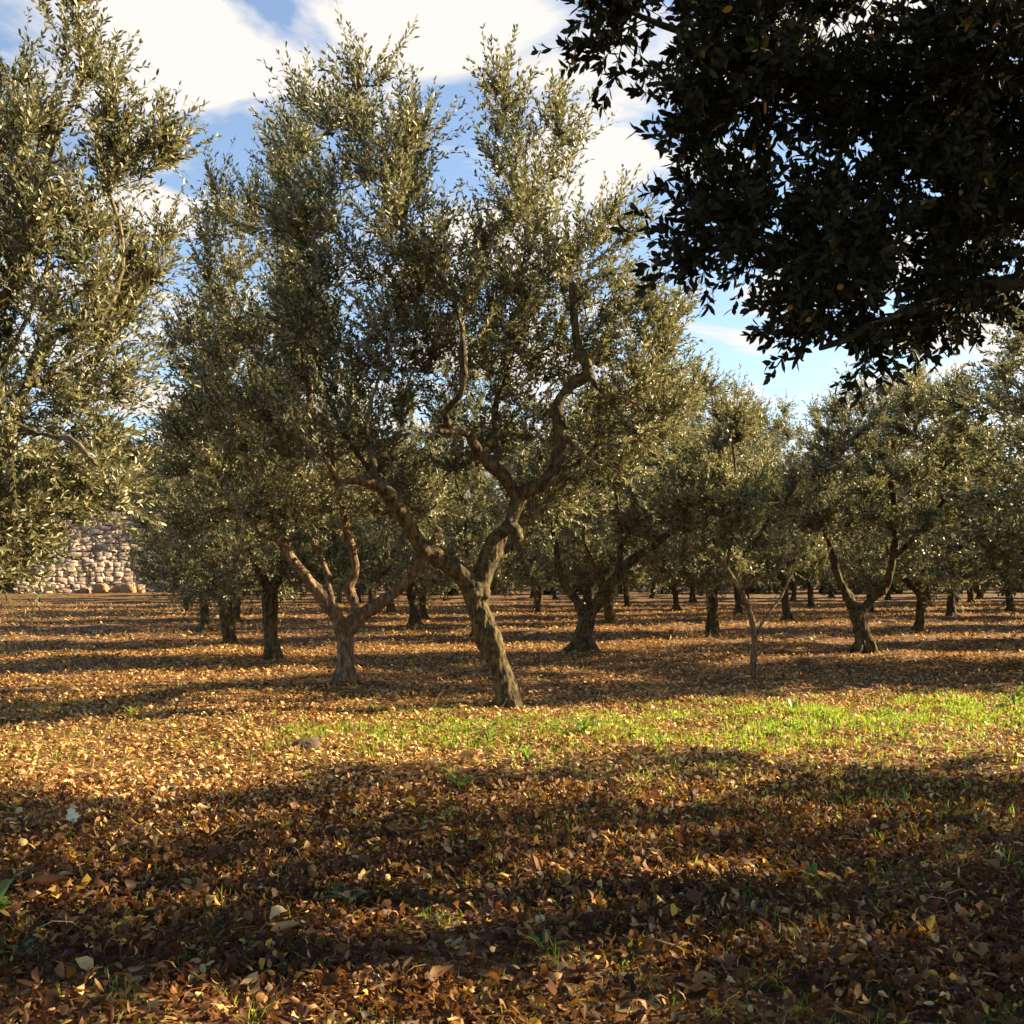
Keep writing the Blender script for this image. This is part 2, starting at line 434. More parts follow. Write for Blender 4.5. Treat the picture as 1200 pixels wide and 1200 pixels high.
def remesh_trunk(acc, name, voxel, rng, amp=1.0, fluted=True):
    me = acc.mesh(name+'_raw')
    o = bpy.data.objects.new(name+'_raw', me); COL.objects.link(o)
    md = o.modifiers.new('r', 'REMESH'); md.mode = 'VOXEL'; md.voxel_size = voxel; md.use_smooth_shade = True
    dg = bpy.context.evaluated_depsgraph_get(); dg.update()
    m2 = bpy.data.meshes.new_from_object(o.evaluated_get(dg))
    bpy.data.objects.remove(o); bpy.data.meshes.remove(me)
    n = len(m2.vertices); co = np.zeros(n*3, np.float32); no = np.zeros(n*3, np.float32)
    m2.vertices.foreach_get('co', co); m2.vertices.foreach_get('normal', no)
    co = co.reshape(-1, 3); no = no.reshape(-1, 3)
    off = np.zeros(n)
    sd = float(rng.random()*50)
    for i in range(n):
        x, y, z = co[i]
        w = 1.0 if z < 1.3 else 0.55
        off[i] = w*(0.028*noise.noise((x*5+sd, y*5, z*1.7)) + 0.016*noise.noise((x*16+sd, y*16, z*4)) + 0.007*noise.noise((x*40, y*40+sd, z*14)))
    co = co+no*off[:, None]*amp
    m2.vertices.foreach_set('co', co.astype(np.float32).ravel())
    m2.polygons.foreach_set('use_smooth', np.ones(len(m2.polygons), bool))
    m2.update(); m2.name = name
    return m2

def ell_points(ells, dens, rng, shell=0.5):
    out_ = []
    for (c, rr) in ells:
        c = np.array(c, float); rr = np.array(rr, float)
        n = max(12, int(dens*4.19*rr[0]*rr[1]*rr[2]))
        u = norm(rng.normal(0, 1, (n, 3))); q = rng.random(n)**(1/3)
        q = np.where(rng.random(n) < shell, 0.75+0.25*q, q)
        out_.append(c+u*rr*q[:, None])
    return np.concatenate(out_)

def build_tree(name, loc, limbs, ells, seed, nleaf=60000, dens=11, leaf=(0.062, 0.0095), slen=0.42, gap=0.034, up=0.55, hexa=True,
               bark=BARK, leafm=OLIVE, voxel=0.018, thick=0.022, roots=True, kind='olive', shell=0.5, kill=0.24, step=0.11, infl=3.0, amp=1.0, rmax=0.014, minz=None, wfun=None):
    rng = np.random.default_rng(seed)
    root = empty(name, loc)
    attr = ell_points(ells, dens, rng, shell)
    if minz is not None: attr = attr[attr[:, 2] > minz]
    pos, par, tr = grow_skeleton(limbs, attr, rng, step=step, kill=kill, infl=infl)
    r = radii(pos, par, tr)
    T, B = Acc(), Acc()
    r0 = limbs[0][1][0]
    for c in chains(par, r):
        rc = r[c].copy()
        if len(c) > 1 and par[c[1]] == c[0] and rc[0] > rc[1]*1.3: rc[0] = rc[1]*1.15
        k = 0
        while k < len(c) and rc[k] > thick: k += 1
        if k >= 2:
            path = pos[c[:k]].copy()
            sides = 12 if rc[0] > 0.06 else 8
            rad = rc[:k]*(1+0.10*np.sin(np.arange(k)*0.9+rng.random()*6)) if rc[0] > 0.03 else rc[:k]
            V, F = tube(path, rad, sides, rng, 0.10)
            n0 = len(V)
            V = np.concatenate([V, path[:1]-(path[1]-path[0])*0.2, path[-1:]+(path[-1]-path[-2])*0.3])
            q = np.arange(sides); qn = (q+1) % sides; e = n0-sides
            F = np.concatenate([F, np.stack([qn, q, np.full(sides, n0), np.full(sides, n0)], 1), np.stack([e+q, e+qn, np.full(sides, n0+1), np.full(sides, n0+1)], 1)])
            # degenerate quads -> fine for the voxel remesher
            T.add(V, F)
        if k < len(c):
            s = max(0, k-2)
            if len(c)-s >= 2:
                V, F = tube(pos[c[s:]], rc[s:], 5 if rc[s] > 0.01 else 4)
                B.add(V, F)
    if roots:
        for q in range(5):
            a = q*1.256+rng.random()*0.7; R = r0*rng.uniform(1.15, 1.5)
            p = np.array([[0, 0, r0*1.9], [math.cos(a)*r0*.6, math.sin(a)*r0*.6, r0*0.7], [math.cos(a)*R, math.sin(a)*R, -0.02], [math.cos(a)*R*1.25, math.sin(a)*R*1.25, -0.12]])
            p = p+pos[0]*np.array([1, 1, 0])
            V, F = tube(p, [r0*.4, r0*.4, r0*.28, r0*.18], 8, rng, 0.15)
            n0 = len(V); V = np.concatenate([V, p[:1], p[-1:]]); qq = np.arange(8); qn = (qq+1) % 8
            F = np.concatenate([F, np.stack([qn, qq, np.full(8, n0), np.full(8, n0)], 1), np.stack([n0-8+qq, n0-8+qn, np.full(8, n0+1), np.full(8, n0+1)], 1)])
            T.add(V, F)
    # fix degenerate quads by using triangles for the caps
    Vt = np.concatenate(T.V); Ft = np.concatenate(T.F)
    A3 = Acc(); tri = np.concatenate([Ft[:, [0, 1, 2]], Ft[Ft[:, 2] != Ft[:, 3]][:, [0, 2, 3]]]); A3.add(Vt, tri)
    link_mesh('trunk', remesh_trunk(A3, 'trunk', voxel, rng, amp), bark, root)
    cen = attr.mean(0)*np.array([1, 1, 0.8])
    if kind == 'olive':
        SV, SF, LV, LF, ti = shoots(pos, par, r, cen, rng, nleaf, slen, gap, leaf[0], leaf[1], up, hexa, rmax=rmax)
    else:
        SV, SF, LV, LF, ti = shoots(pos, par, r, cen, rng, nleaf, slen, gap, leaf[0], leaf[1], up, hexa, leafang=1.1, pairs=False, tipbias=True, rmax=rmax, wfun=wfun)
    B.add(SV, SF)
    link_mesh('branches', B.mesh('branches'), TWIGM if kind == 'olive' else BARK_OAK, root)
    link_mesh('crown', mesh_np('crown', LV, LF, ti), leafm, root)
    return root

def copy_tree(src, loc, rz, sc):
    c = src.copy(); COL.objects.link(c); c.location = loc; c.rotation_euler = (0, 0, rz)
    c.scale = (sc[0], sc[1], sc[2]) if hasattr(sc, '__len__') else (sc, sc, sc)
    for ch in list(src.children):
        k = ch.copy(); COL.objects.link(k); k.parent = c
    return c

def trace(base, d, pts, rel=True):
    """polyline of (px, py, radius px, depth offset) -> local joints and radii"""
    P_, R_ = [], []
    for q in pts:
        dd = q[3] if len(q) > 3 else 0.0
        P_.append(P(q[0], q[1], d, dd)-base); R_.append(q[2]*(.84 if q[2] < 13 else .95)*d/FPX)
    return P_, R_

def ells_px(base, d, lst, shrink=26):
    res = []
    for (px, py, rx, ry, dd, rd) in lst:
        res.append((P(px, py, d, dd)-base, (max(rx-shrink, rx*.45)*d/FPX, rd*.85, max(ry-shrink, ry*.45)*d/FPX)))
    return res

def on_ground(px, py_or_d, is_d=False):
    d = py_or_d if is_d else FPX*EYE/(py_or_d-YH)
    x = (px-600)/FPX*d
    return np.array([x, d, float(gh(x, d))])

G = 'olive trees standing in rows in the grove'

# --- the main tree in the middle
dM = 11.6
bM = on_ground(596, dM, True)
limbs = [
 trace(bM, dM, [(597, 836, 18), (594, 815, 16.5), (588, 790, 16), (577, 760, 15), (567, 730, 14.5), (560, 708, 15), (556, 690, 15)]),
 trace(bM, dM, [(558, 695, 15), (540, 672, 13, -.05), (520, 657, 12, -.1), (500, 647, 11.5, -.15), (486, 628, 11, -.2), (470, 600, 10, -.3), (455, 580, 9.5, -.4), (438, 568, 8, -.5), (415, 561, 6.5, -.6), (400, 566, 5, -.7), (385, 545, 3.5, -.8)]),
 trace(bM, dM, [(557, 693, 15), (567, 668, 13.5, .05), (577, 645, 13, .1), (587, 625, 12, .1), (598, 612, 10.5, .15), (604, 592, 10.5, .2), (612, 577, 10.5, .2), (636, 567, 11, .2), (652, 545, 11, .2), (658, 518, 10, .2), (654, 490, 8.5, .2), (657, 466, 8, .2), (672, 449, 8.5, .2), (690, 439, 8.5, .2), (688, 425, 7.5, .25), (678, 408, 7, .3), (673, 370, 6, .3), (669, 330, 5, .4), (655, 292, 4.2, .5), (630, 258, 3, .6), (615, 200, 2, .7)]),
 trace(bM, dM, [(606, 585, 10, .2), (592, 560, 9.5, .1), (576, 545, 9, .0), (560, 528, 8, -.1), (548, 508, 8, -.2), (532, 502, 6, -.3), (522, 484, 5.5, -.4), (540, 463, 5, -.45), (543, 420, 4.3, -.5), (535, 362, 3.8, -.5), (508, 312, 3, -.5), (470, 255, 2.4, -.5), (440, 195, 1.8, -.5)]),
 trace(bM, dM, [(598, 613, 9, .1), (604, 622, 10, -.02), (608, 634, 8, -.06)]),
 trace(bM, dM, [(548, 507, 6, -.2), (530, 506, 4.5, -.5), (515, 505, 3, -.8)]),
 trace(bM, dM, [(440, 569, 6, -.5), (438, 545, 4, -.3), (430, 500, 3, -.1), (445, 440, 2.2, .1)]),
 trace(bM, dM, [(405, 563, 4, -.7), (392, 580, 3, -.9), (388, 598, 2, -1.0)]),
 trace(bM, dM, [(660, 505, 4, .2), (680, 530, 3, 0), (700, 545, 2.2, -.2)]),
 trace(bM, dM, [(690, 438, 4.5, .2), (708, 462, 3, .1), (735, 466, 2.6, 0), (752, 480, 2, 0)]),
 trace(bM, dM, [(578, 546, 6, .1), (584, 525, 5, .4), (580, 480, 4, .7), (600, 420, 3, 1.0)]),
 trace(bM, dM, [(612, 577, 7, .3), (640, 560, 6, .8), (690, 530, 5, 1.3), (740, 470, 3.5, 1.6), (770, 410, 2.5, 1.7)]),
 trace(bM, dM, [(470, 602, 6, -.3), (440, 560, 5, .4), (400, 500, 4, 1.0), (370, 420, 3, 1.3)]),
]
ells = ells_px(bM, dM, [
 (432, 160, 48, 90, -.4, .8), (395, 210, 55, 105, .1, 1.0), (470, 260, 60, 120, -.4, 1.1), (583, 205, 48, 115, .4, .9), (660, 195, 50, 95, .5, .9), (620, 290, 90, 100, .4, 1.2),
 (715, 290, 48, 70, .5, .9), (350, 330, 55, 150, .6, 1.2), (430, 400, 120, 110, .4, 1.0), (560, 400, 130, 110, .9, 1.0), (720, 400, 90, 90, 1.0, 1.0), (775, 405, 50, 75, .8, .9),
 (420, 500, 95, 75, .6, .9), (350, 500, 60, 90, .2, 1.1), (560, 530, 90, 70, 1.3, .9), (730, 520, 80, 85, 1.0, 1.0), (640, 600, 60, 40, 1.4, .8), (480, 595, 60, 45, .9, .8), (790, 470, 45, 60, 1.0, .9),
 (520, 330, 80, 90, .7, .9), (520, 370, 110, 75, 1.4, .7), (620, 350, 90, 75, 1.2, .7), (600, 440, 100, 85, 1.3, .9), (490, 420, 90, 85, 1.2, .8), (540, 330, 60, 70, 1.2, .7), (640, 470, 70, 70, 1.3, .8), (385, 300, 60, 80, -.2, 1.0), (490, 180, 28, 60, 0, .5), (345, 155, 25, 60, .4, .5), (580, 125, 14, 55, .3, .3), (430, 112, 26, 50, -.4, .4)])
main = build_tree('olive_tree', bM, limbs, ells, 11, nleaf=108000, dens=20, kill=0.19, leaf=(0.074, 0.0135), slen=0.62, gap=0.046, up=.75, voxel=0.014, amp=1.35)
tag(main, 'olive tree with a slanting trunk and crooked limbs at the edge of the green grass', 'olive tree', G)

# --- second tree, just left
d2 = 13.5
b2 = on_ground(404, d2, True)
limbs = [
 trace(b2, d2, [(404, 812, 15.5), (404, 795, 14), (405, 770, 12.5), (404, 748, 12), (404, 738, 12)]),
 trace(b2, d2, [(403, 742, 11), (390, 718, 9.5, -.1), (374, 696, 8, -.2), (355, 672, 7, -.3), (343, 655, 6.5, -.3), (325, 632, 5, -.4), (306, 628, 3.5, -.5), (290, 600, 2.5, -.5)]),
 trace(b2, d2, [(406, 742, 11), (422, 724, 9.5), (445, 707, 9, .1), (468, 690, 8, .1), (484, 672, 7.5, .1), (498, 650, 6.5, .2), (515, 620, 4, .3)]),
 trace(b2, d2, [(412, 735, 8), (416, 712, 6.5, .2), (410, 690, 6, .3), (416, 660, 5.5, .3), (402, 600, 5, .2), (392, 545, 5, 0), (386, 498, 6, -.4), (366, 482, 5.5, -.4), (362, 455, 5, -.4), (352, 400, 3.6, -.3), (338, 340, 2.5, -.2), (335, 260, 2, 0)]),
 trace(b2, d2, [(345, 657, 5, -.3), (320, 600, 4.5, .1), (290, 540, 4, .3), (270, 470, 3.2, .4), (265, 390, 2.2, .4)]),
 trace(b2, d2, [(388, 716, 5.5, -.1), (380, 660, 4.5, .4), (330, 580, 3.5, .9), (300, 520, 3, 1.1)]),
]
ells = ells_px(b2, d2, [
 (325, 250, 40, 90, 0, .8), (270, 310, 60, 80, .3, 1.1), (245, 420, 70, 90, .3, 1.2), (330, 400, 80, 100, 0, 1.3), (300, 520, 100, 80, .2, 1.4), (220, 540, 60, 80, .3, 1.1),
 (390, 570, 90, 70, .3, 1.1), (300, 610, 80, 40, -.1, 1.0), (480, 590, 60, 55, .5, .9), (222, 620, 40, 55, .3, .7), (255, 250, 35, 50, .3, .7), (345, 180, 22, 60, 0, .4)])
t2 = build_tree('olive_tree', b2, limbs, ells, 22, nleaf=60000, dens=16, kill=0.2, leaf=(0.072, 0.0125), slen=0.60, gap=0.048, up=.7, bark=BARK_SUNLIT, voxel=0.017)
tag(t2, 'olive tree forking low into pale orange limbs, just left of the slanting middle tree', 'olive tree', G)

# --- near tree whose trunk stands left of the frame
dL = 8.4
bL = on_ground(-95, dL, True)
limbs = [
 trace(bL, dL, [(-95, 895, 26), (-93, 850, 22), (-85, 800, 20), (-75, 750, 19), (-70, 715, 20)]),
 trace(bL, dL, [(-68, 720, 16), (-50, 650, 14, -.1), (-30, 590, 12, -.2), (-8, 530, 11, -.2), (14, 495, 10, -.2), (30, 455, 9, -.1), (42, 425, 7.5, 0), (60, 398, 6.5, 0), (85, 385, 5.5, 0), (112, 378, 5, 0), (132, 350, 4, .1), (145, 290, 3, .1), (120, 200, 2, .1)]),
 trace(bL, dL, [(-74, 720, 15), (-90, 640, 13, .1), (-80, 540, 11, .2), (-40, 440, 9, .2), (-5, 360, 7.5, .2), (40, 300, 6, .1), (50, 262, 5.5, .1), (30, 225, 4.5, .1), (5, 190, 4, .1), (-10, 120, 3, .1)]),
 trace(bL, dL, [(10, 498, 5, -.2), (45, 508, 4.5, -.5), (80, 515, 4, -.7), (110, 540, 3.2, -.8), (135, 590, 2.2, -.8)]),
 trace(bL, dL, [(32, 452, 5, -.1), (70, 440, 4, .3), (130, 400, 3, .6), (170, 340, 2.2, .7)]),
 trace(bL, dL, [(-40, 445, 5, .2), (0, 430, 4, .6), (50, 330, 3, 1.0), (80, 200, 2, 1.2)]),
 trace(bL, dL, [(55, 262, 3.5, .1), (60, 180, 3, 0), (100, 90, 2, 0)]),
 trace(bL, dL, [(-70, 715, 9), (-130, 640, 7, .5), (-200, 560, 6, .9), (-260, 450, 4, 1.2)]),
]
ells = ells_px(bL, dL, [
 (70, 60, 85, 110, .1, .8), (110, 60, 45, 100, 0, .5), (150, 170, 50, 60, .1, .6), (60, 230, 115, 120, .2, 1.1), (195, 190, 28, 60, .2, .4), (100, 340, 105, 95, .3, 1.1), (-60, 200, 120, 190, .3, 1.3),
 (40, 470, 110, 90, .1, 1.1), (-90, 430, 120, 150, .4, 1.4), (60, 535, 85, 60, -.2, .9), (-10, 630, 60, 60, .0, .8), (-20, 670, 50, 36, .1, .7), (20, 610, 35, 45, .4, .6), (-170, 350, 120, 160, .6, 1.3), (130, 470, 55, 70, .4, .8), (110, 400, 90, 75, .5, .9), (170, 300, 50, 60, .6, .5), (-110, 600, 90, 60, .3, 1.0), (60, 585, 88, 62, .5, .7), (22, 632, 72, 72, .5, .6), (10, 665, 50, 45, .3, .5), (120, 580, 60, 45, .9, .5)])
tL = build_tree('olive_tree', bL, limbs, ells, 33, nleaf=120000, dens=24, leaf=(0.062, 0.0105), slen=0.46, gap=0.034, up=.7, voxel=0.016, kill=0.2, step=0.09)
tag(tL, 'nearest olive tree, its crown reaching in from the left edge', 'olive tree', G)

# --- slim sapling
dS = 14.5
bS = on_ground(885, dS, True)
limbs = [
 trace(bS, dS, [(885, 800, 5.5), (884, 778, 4.3), (884, 745, 4.1), (878, 715, 4), (868, 692, 4.4), (852, 668, 4), (838, 650, 3.6), (815, 640, 3), (798, 646, 2.2), (792, 670, 1.6)]),
 trace(bS, dS, [(884, 748, 3.2), (897, 722, 2.6, .1), (915, 700, 2, .2), (930, 665, 1.6, .3)]),
 trace(bS, dS, [(868, 692, 3.2), (888, 680, 2.8, -.1), (908, 672, 2.3, -.1), (935, 640, 1.8, -.1)]),
 trace(bS, dS, [(852, 668, 3), (856, 630, 2.6, .2), (862, 560, 2, .3), (855, 500, 1.5, .3)]),
]
ells = ells_px(bS, dS, [(860, 520, 60, 70, .2, .8), (820, 590, 60, 60, 0, .8), (910, 590, 55, 60, .1, .8), (870, 610, 60, 40, -.2, .6)])
tS = build_tree('olive_sapling', bS, limbs, ells, 44, nleaf=22000, dens=14, leaf=(0.07, 0.012), bark=BARK_SUNLIT, voxel=0.010, thick=0.016, amp=0.45)
tag(tS, 'slender young olive tree with a thin pale trunk bending left', 'olive tree', G)

# --- tree with a wide V fork right of the middle tree
d8 = 18.5
b8 = on_ground(682, d8, True)
limbs = [
 trace(b8, d8, [(682, 775, 15), (683, 755, 11.5), (686, 735, 10.5), (688, 725, 11)]),
 trace(b8, d8, [(687, 728, 8), (679, 708, 7.5), (665, 690, 6), (655, 668, 5), (650, 630, 4), (640, 580, 2.5)]),
 trace(b8, d8, [(689, 728, 8.5), (702, 704, 8), (720, 678, 7.5), (742, 655, 6.5, .2), (772, 635, 5, .3), (800, 600, 3.5, .3), (810, 540, 2, .3)]),
 trace(b8, d8, [(720, 680, 4.5), (728, 640, 4, .3), (720, 560, 3, .6)]),
]
ells = ells_px(b8, d8, [(720, 520, 110, 90, .2, 1.8), (640, 580, 80, 70, 0, 1.4), (790, 560, 80, 80, .2, 1.5), (720, 610, 100, 40, 0, 1.4), (800, 480, 60, 70, .3, 1.2)])
t8 = build_tree('olive_tree', b8, limbs, ells, 55, nleaf=56000, dens=11, leaf=(0.078, 0.0135), voxel=0.02)
tag(t8, 'olive tree with a wide V fork, behind and right of the slanting tree', 'olive tree', G)

# --- dark V-forked tree at right
d13 = 19.2
b13 = on_ground(1013, d13, True)
limbs = [
 trace(b13, d13, [(1013, 772, 14), (1012, 752, 11), (1008, 730, 10), (1005, 716, 10.5)]),
 trace(b13, d13, [(1004, 720, 7), (994, 700, 6.5), (985, 684, 5.5), (975, 650, 4.5), (960, 600, 3)]),
 trace(b13, d13, [(1006, 720, 8), (1022, 702, 7), (1038, 684, 6.5), (1046, 655, 5.5), (1050, 610, 4.5, .2), (1040, 540, 3, .3)]),
 trace(b13, d13, [(1046, 655, 4), (1090, 610, 3.5, -.3), (1120, 560, 2.5, -.4)]),
]
ells = ells_px(b13, d13, [(1030, 520, 110, 95, 0, 1.9), (950, 580, 80, 70, 0, 1.3), (1110, 560, 90, 90, -.2, 1.5), (1020, 610, 120, 45, 0, 1.5), (1090, 460, 70, 60, .2, 1.2)])
t13 = build_tree('olive_tree', b13, limbs, ells, 66, nleaf=60000, dens=11, leaf=(0.078, 0.0135), voxel=0.02)
tag(t13, 'dark leaning olive tree with a narrow V fork, right of the slender young tree', 'olive tree', G)

# --- generic trees of the rows, built once each and copied
def generic(seed, loc, h=5.6, nleaf=50000, low=0.85):
    rng = np.random.default_rng(seed)
    th = rng.uniform(0.7, 0.95); r0 = rng.uniform(0.115, 0.14)
    lean = rng.normal(0, 0.10, 2)
    top = np.array([lean[0], lean[1], th])
    limbs = [([np.array([0, 0, -0.08]), np.array([lean[0]*.3, lean[1]*.3, th*.4]), top], [r0*1.25, r0, r0*.95])]
    nl = int(rng.integers(2, 5)); a0 = rng.random()*6.28
    for k in range(nl):
        a = a0+k*6.28/nl+rng.normal(0, .3); dv = np.array([math.cos(a), math.sin(a), 0])
        p = [top, top+dv*.30+[0, 0, .35], top+dv*.65+[0, 0, .72], top+dv*(.95+rng.normal(0, .1))+[0, 0, 1.25], top+dv*1.15+[0, 0, 1.9]+rng.normal(0, .12, 3), top+dv*1.3+[0, 0, h*.5]+rng.normal(0, .2, 3)]
        p = [np.asarray(q, float)+rng.normal(0, .03, 3)*(i > 0) for i, q in enumerate(p)]
        limbs.append((p, [r0*.62, r0*.55, r0*.45, r0*.36, r0*.24, r0*.12]))
    ells = [((lean[0], lean[1], h*.56), (1.55, 1.55, h*.27))]
    for k in range(7):
        a = k*6.28/7+rng.normal(0, .25)
        z = rng.uniform(low+.75, h*.62); R = rng.uniform(1.0, 1.3)
        s = rng.uniform(.7, .92)
        ells.append(((math.cos(a)*R, math.sin(a)*R, z), (s, s, s*rng.uniform(.8, 1.2))))
    for k in range(6):
        a = k*6.28/6+rng.normal(0, .4); R_ = rng.uniform(1.0, 1.35)
        ells.append(((math.cos(a)*R_, math.sin(a)*R_, low+.5), (.68, .68, .5)))
    for k in range(4):
        a = rng.random()*6.28; R = rng.uniform(.3, 1.0)
        ells.append(((math.cos(a)*R, math.sin(a)*R, h*rng.uniform(.78, .86)), (.5, .5, h*.15)))
    return build_tree('olive_tree', loc, limbs, ells, seed+1, nleaf=nleaf, dens=7.5, leaf=(0.085, 0.015), slen=0.45, gap=0.042, hexa=False, voxel=0.024, minz=low, kill=0.3, step=0.14)

FIRST = {
 # (px, depth): label, scale
 (318, 17.2): ('straight-trunked olive tree just left of the pale-limbed forked tree', (1.0, 1.0, 1.15), 1.2),
 (270, 21.2): ('olive tree with a dark trunk, second left of the pale-limbed forked tree', (1.0, 1.0, 1.0), 0.3),
 (240, 26.5): ('olive tree with a black upright trunk, third left of the pale-limbed tree', (1.0, 1.0, 1.1), 2.0),
 (220, 38.0): ('small far olive trunk leaning left, at the left end of the rows', (1.0, 1.0, 1.0), 4.0),
 (487, 29.0): ('olive tree with a small dark trunk between the pale limbs and slanting trunk', (1.0, 1.0, 1.1), 5.0),
 (714, 28.5): ('olive tree with a small black trunk under the leaning limb of the V-forked tree', (1.0, 1.0, 1.15), 0.9),
 (835, 24.3): ('olive tree with a dark Y-shaped trunk just left of the slender young tree', (1.05, 1.05, 1.18), 3.3),
 (922, 31.0): ('olive tree with a small dark stump-like trunk right of the slender young tree', (1.0, 1.0, 1.2), 1.7),
 (1077, 25.6): ('olive tree with a black forked trunk just right of the dark leaning V fork', (1.0, 1.0, 1.1), 2.6),
 (1115, 34.0): ('olive tree with a straight dark trunk between two others at the right', (1.0, 1.0, 1.1), 5.5),
 (1138, 46.0): ('small straight olive trunk far back at the right edge of the grove', (1.0, 1.0, 1.1), 0.1),
 (1262, 16.4): ('dark olive crown at the right edge, its trunk outside the photo', (1.4, 1.4, 1.22), 4.4),
 (630, 41.0): ('far olive trunk seen just right of the slanting middle tree', (1.0, 1.0, 1.1), 3.0),
 (560, 23.4): ('olive crown straight behind the slanting middle trunk, its own trunk hidden', (.95, .95, 1.1), 3.9),
}
protos = []
taken = []
items = list(FIRST.items())
vseeds = [101, 202, 303, 404, 505]
for n, ((px, d), (lab, sc, rz)) in enumerate(items):
    loc = on_ground(px, d, True)
    if n < 5:
        o = generic(vseeds[n], loc, h=[5.6, 5.3, 5.7, 5.2, 5.8][n]); protos.append(o)
        o.scale = sc; o.rotation_euler = (0, 0, rz)
    else:
        o = copy_tree(protos[(n*2+1) % 5], loc, rz, sc)
    o['label'] = lab; o['category'] = 'olive tree'; o['group'] = G
    taken.append(loc[:2])
for b in (bM, b2, bL, bS, b8, b13): taken.append(b[:2])
taken = np.array(taken)
rng = np.random.default_rng(5)
A_, B_ = np.array([5.2, 1.45]), np.array([-1.4, 4.4])
rows = {}
for j in range(0, 15):
    for i in range(-12, 22):
        p = np.array([-2.3, 13.3])+i*A_+j*B_+rng.normal(0, 0.14, 2)
        x, d = p
        if d < 9: continue
        px = 600+x/d*FPX
        if np.min(np.linalg.norm(taken-p, axis=1)) < 2.6: continue
        if j == 0 and i < 3: continue
        over = x-0.49*d
        if over > 17 or px < -60: continue
        if px < 215: continue                      # the open left side with the stone wall behind
        if d > 61: continue
        if j > 9 and over > 3: continue
        loc = (x, d, float(gh(x, d)))
        s = rng.uniform(.86, .97)
        o = copy_tree(protos[int(rng.integers(0, 5))], loc, rng.random()*6.28, (s, s, s*rng.uniform(1.1, 1.35)))
        o['category'] = 'olive tree'; o['group'] = G
 
        rows.setdefault(j, []).append((x, o)) if over <= 0 else None
        if over > 0: o['label'] = 'olive tree beyond the right edge of the photo, shading the rows'
        else: o['label'] = 'one of the far olive trees crowded behind the front rows, under the pale skyline'

for o in [q for q in COL.objects if q.get('group') == G]:
    if not o.get('label') or o['label'].startswith('one of the far') or 'beyond the right edge' in o['label']: continue
    p = np.array(o.location[:2])-np.array([-2.3, 13.3]); jj = round(float(np.linalg.solve(np.array([A_, B_]).T, p)[1]))
    rows.setdefault(jj, []).append((o.location[0], None))
ORD = ['first', 'second', 'third', 'fourth', 'fifth', 'sixth', 'seventh', 'eighth', 'ninth', 'tenth', 'eleventh', 'twelfth', 'thirteenth', 'fourteenth']
for jj, lst in rows.items():
    if jj > 6: continue
    for q, (x, o) in enumerate(sorted(lst, key=lambda t: t[0])):
        if o is not None: o['label'] = 'dark olive tree in the %s row back, %s from the left in its row' % (ORD[jj], ORD[q])

# --- tall evergreen trees closing the grove at the back, and the oak over the camera
def oak_limbs(paths): return [([np.array(q[:3], float) for q in p], [q[3] for q in p]) for p in paths]
bO = np.array([6.6, 6.2, float(gh(6.6, 6.2))])
def W_(px, py, d): return P(px, py, d)-bO
def leg(px, py, d, r): return (*W_(px, py, d), r)
limbs = oak_limbs([
 [(0, 0, -.1, .34), (0, 0, .8, .27), (-.1, 0, 1.6, .25), (-.15, 0, 2.2, .24)],
 [(-.15, 0, 2.1, .16), (-.9, -.2, 2.7, .14), (-1.9, -.4, 3.2, .11), (-3.0, -.5, 3.5, .08), leg(1120, 190, 5.9, .06), leg(1000, 130, 5.7, .04), leg(860, 60, 5.4, .025), leg(740, 15, 5.2, .012)],
 [(-3.0, -.5, 3.5, .05), leg(1090, 260, 6.2, .04), leg(980, 290, 5.8, .028), leg(870, 290, 5.5, .012)],
 [(-1.9, -.4, 3.2, .06), leg(1190, 330, 6.0, .045), leg(1060, 370, 5.6, .03), leg(960, 410, 5.4, .014)],
 [(-.15, 0, 2.2, .17), (-.3, .6, 3.3, .13), (-.4, 1.3, 4.4, .09), (-.8, 1.9, 5.4, .05)],
 [(-.15, 0, 2.2, .15), (.6, .3, 3.2, .12), (1.6, .6, 4.0, .08), (2.6, .8, 4.6, .04)],
 [(-.15, 0, 2.2, .15), (0, -.9, 3.2, .11), (-.4, -2.0, 4.2, .08), (-1.2, -3.0, 5.0, .05)],
 [(-.1, 0, 2.2, .15), (-.8, -.2, 4.2, .11), (-1.6, -.4, 5.4, .08), (-3.4, -1.4, 6.1, .06), (-5.4, -2.4, 6.2, .04), (-7.6, -3.0, 6.3, .02)],  # bough added above the view to keep skylight off the foreground
])
vis = [(740, -10, 85, 85, 5.2, .5), (715, 50, 60, 50, 5.2, .4), (850, 60, 95, 105, 5.3, .6), (830, 190, 60, 45, 5.4, .4), (860, 275, 88, 50, 5.4, .5), (960, 200, 110, 130, 5.6, .7), (950, 375, 62, 62, 5.4, .5),
       (1030, 380, 70, 55, 5.5, .5), (1080, 280, 110, 120, 5.9, .8), (1050, 90, 140, 110, 5.8, .8), (1180, 200, 110, 150, 6.0, .9), (1190, 40, 120, 120, 6.0, .8), (950, -30, 150, 80, 5.6, .8), (800, 310, 40, 22, 5.3, .25), (1180, 330, 70, 45, 6.2, .6), (900, 120, 90, 90, 5.2, .5), (1000, 280, 90, 90, 5.2, .4), (1120, 360, 70, 40, 5.8, .5), (820, 110, 60, 60, 5.6, .5), (1100, 150, 110, 110, 5.3, .5), (1180, 60, 90, 90, 5.4, .5), (900, 250, 60, 50, 5.9, .5), (950, 330, 70, 60, 5.9, .5)]
vis = vis+[(a, b, rx*.9, ry*.9, d, rd*1.0) for a, b, rx, ry, d, rd in vis]
ells = [(W_(a, b, d), (max(rx-34, 14)*d/FPX, rd, max(ry-34, 14)*d/FPX)) for a, b, rx, ry, d, rd in vis]
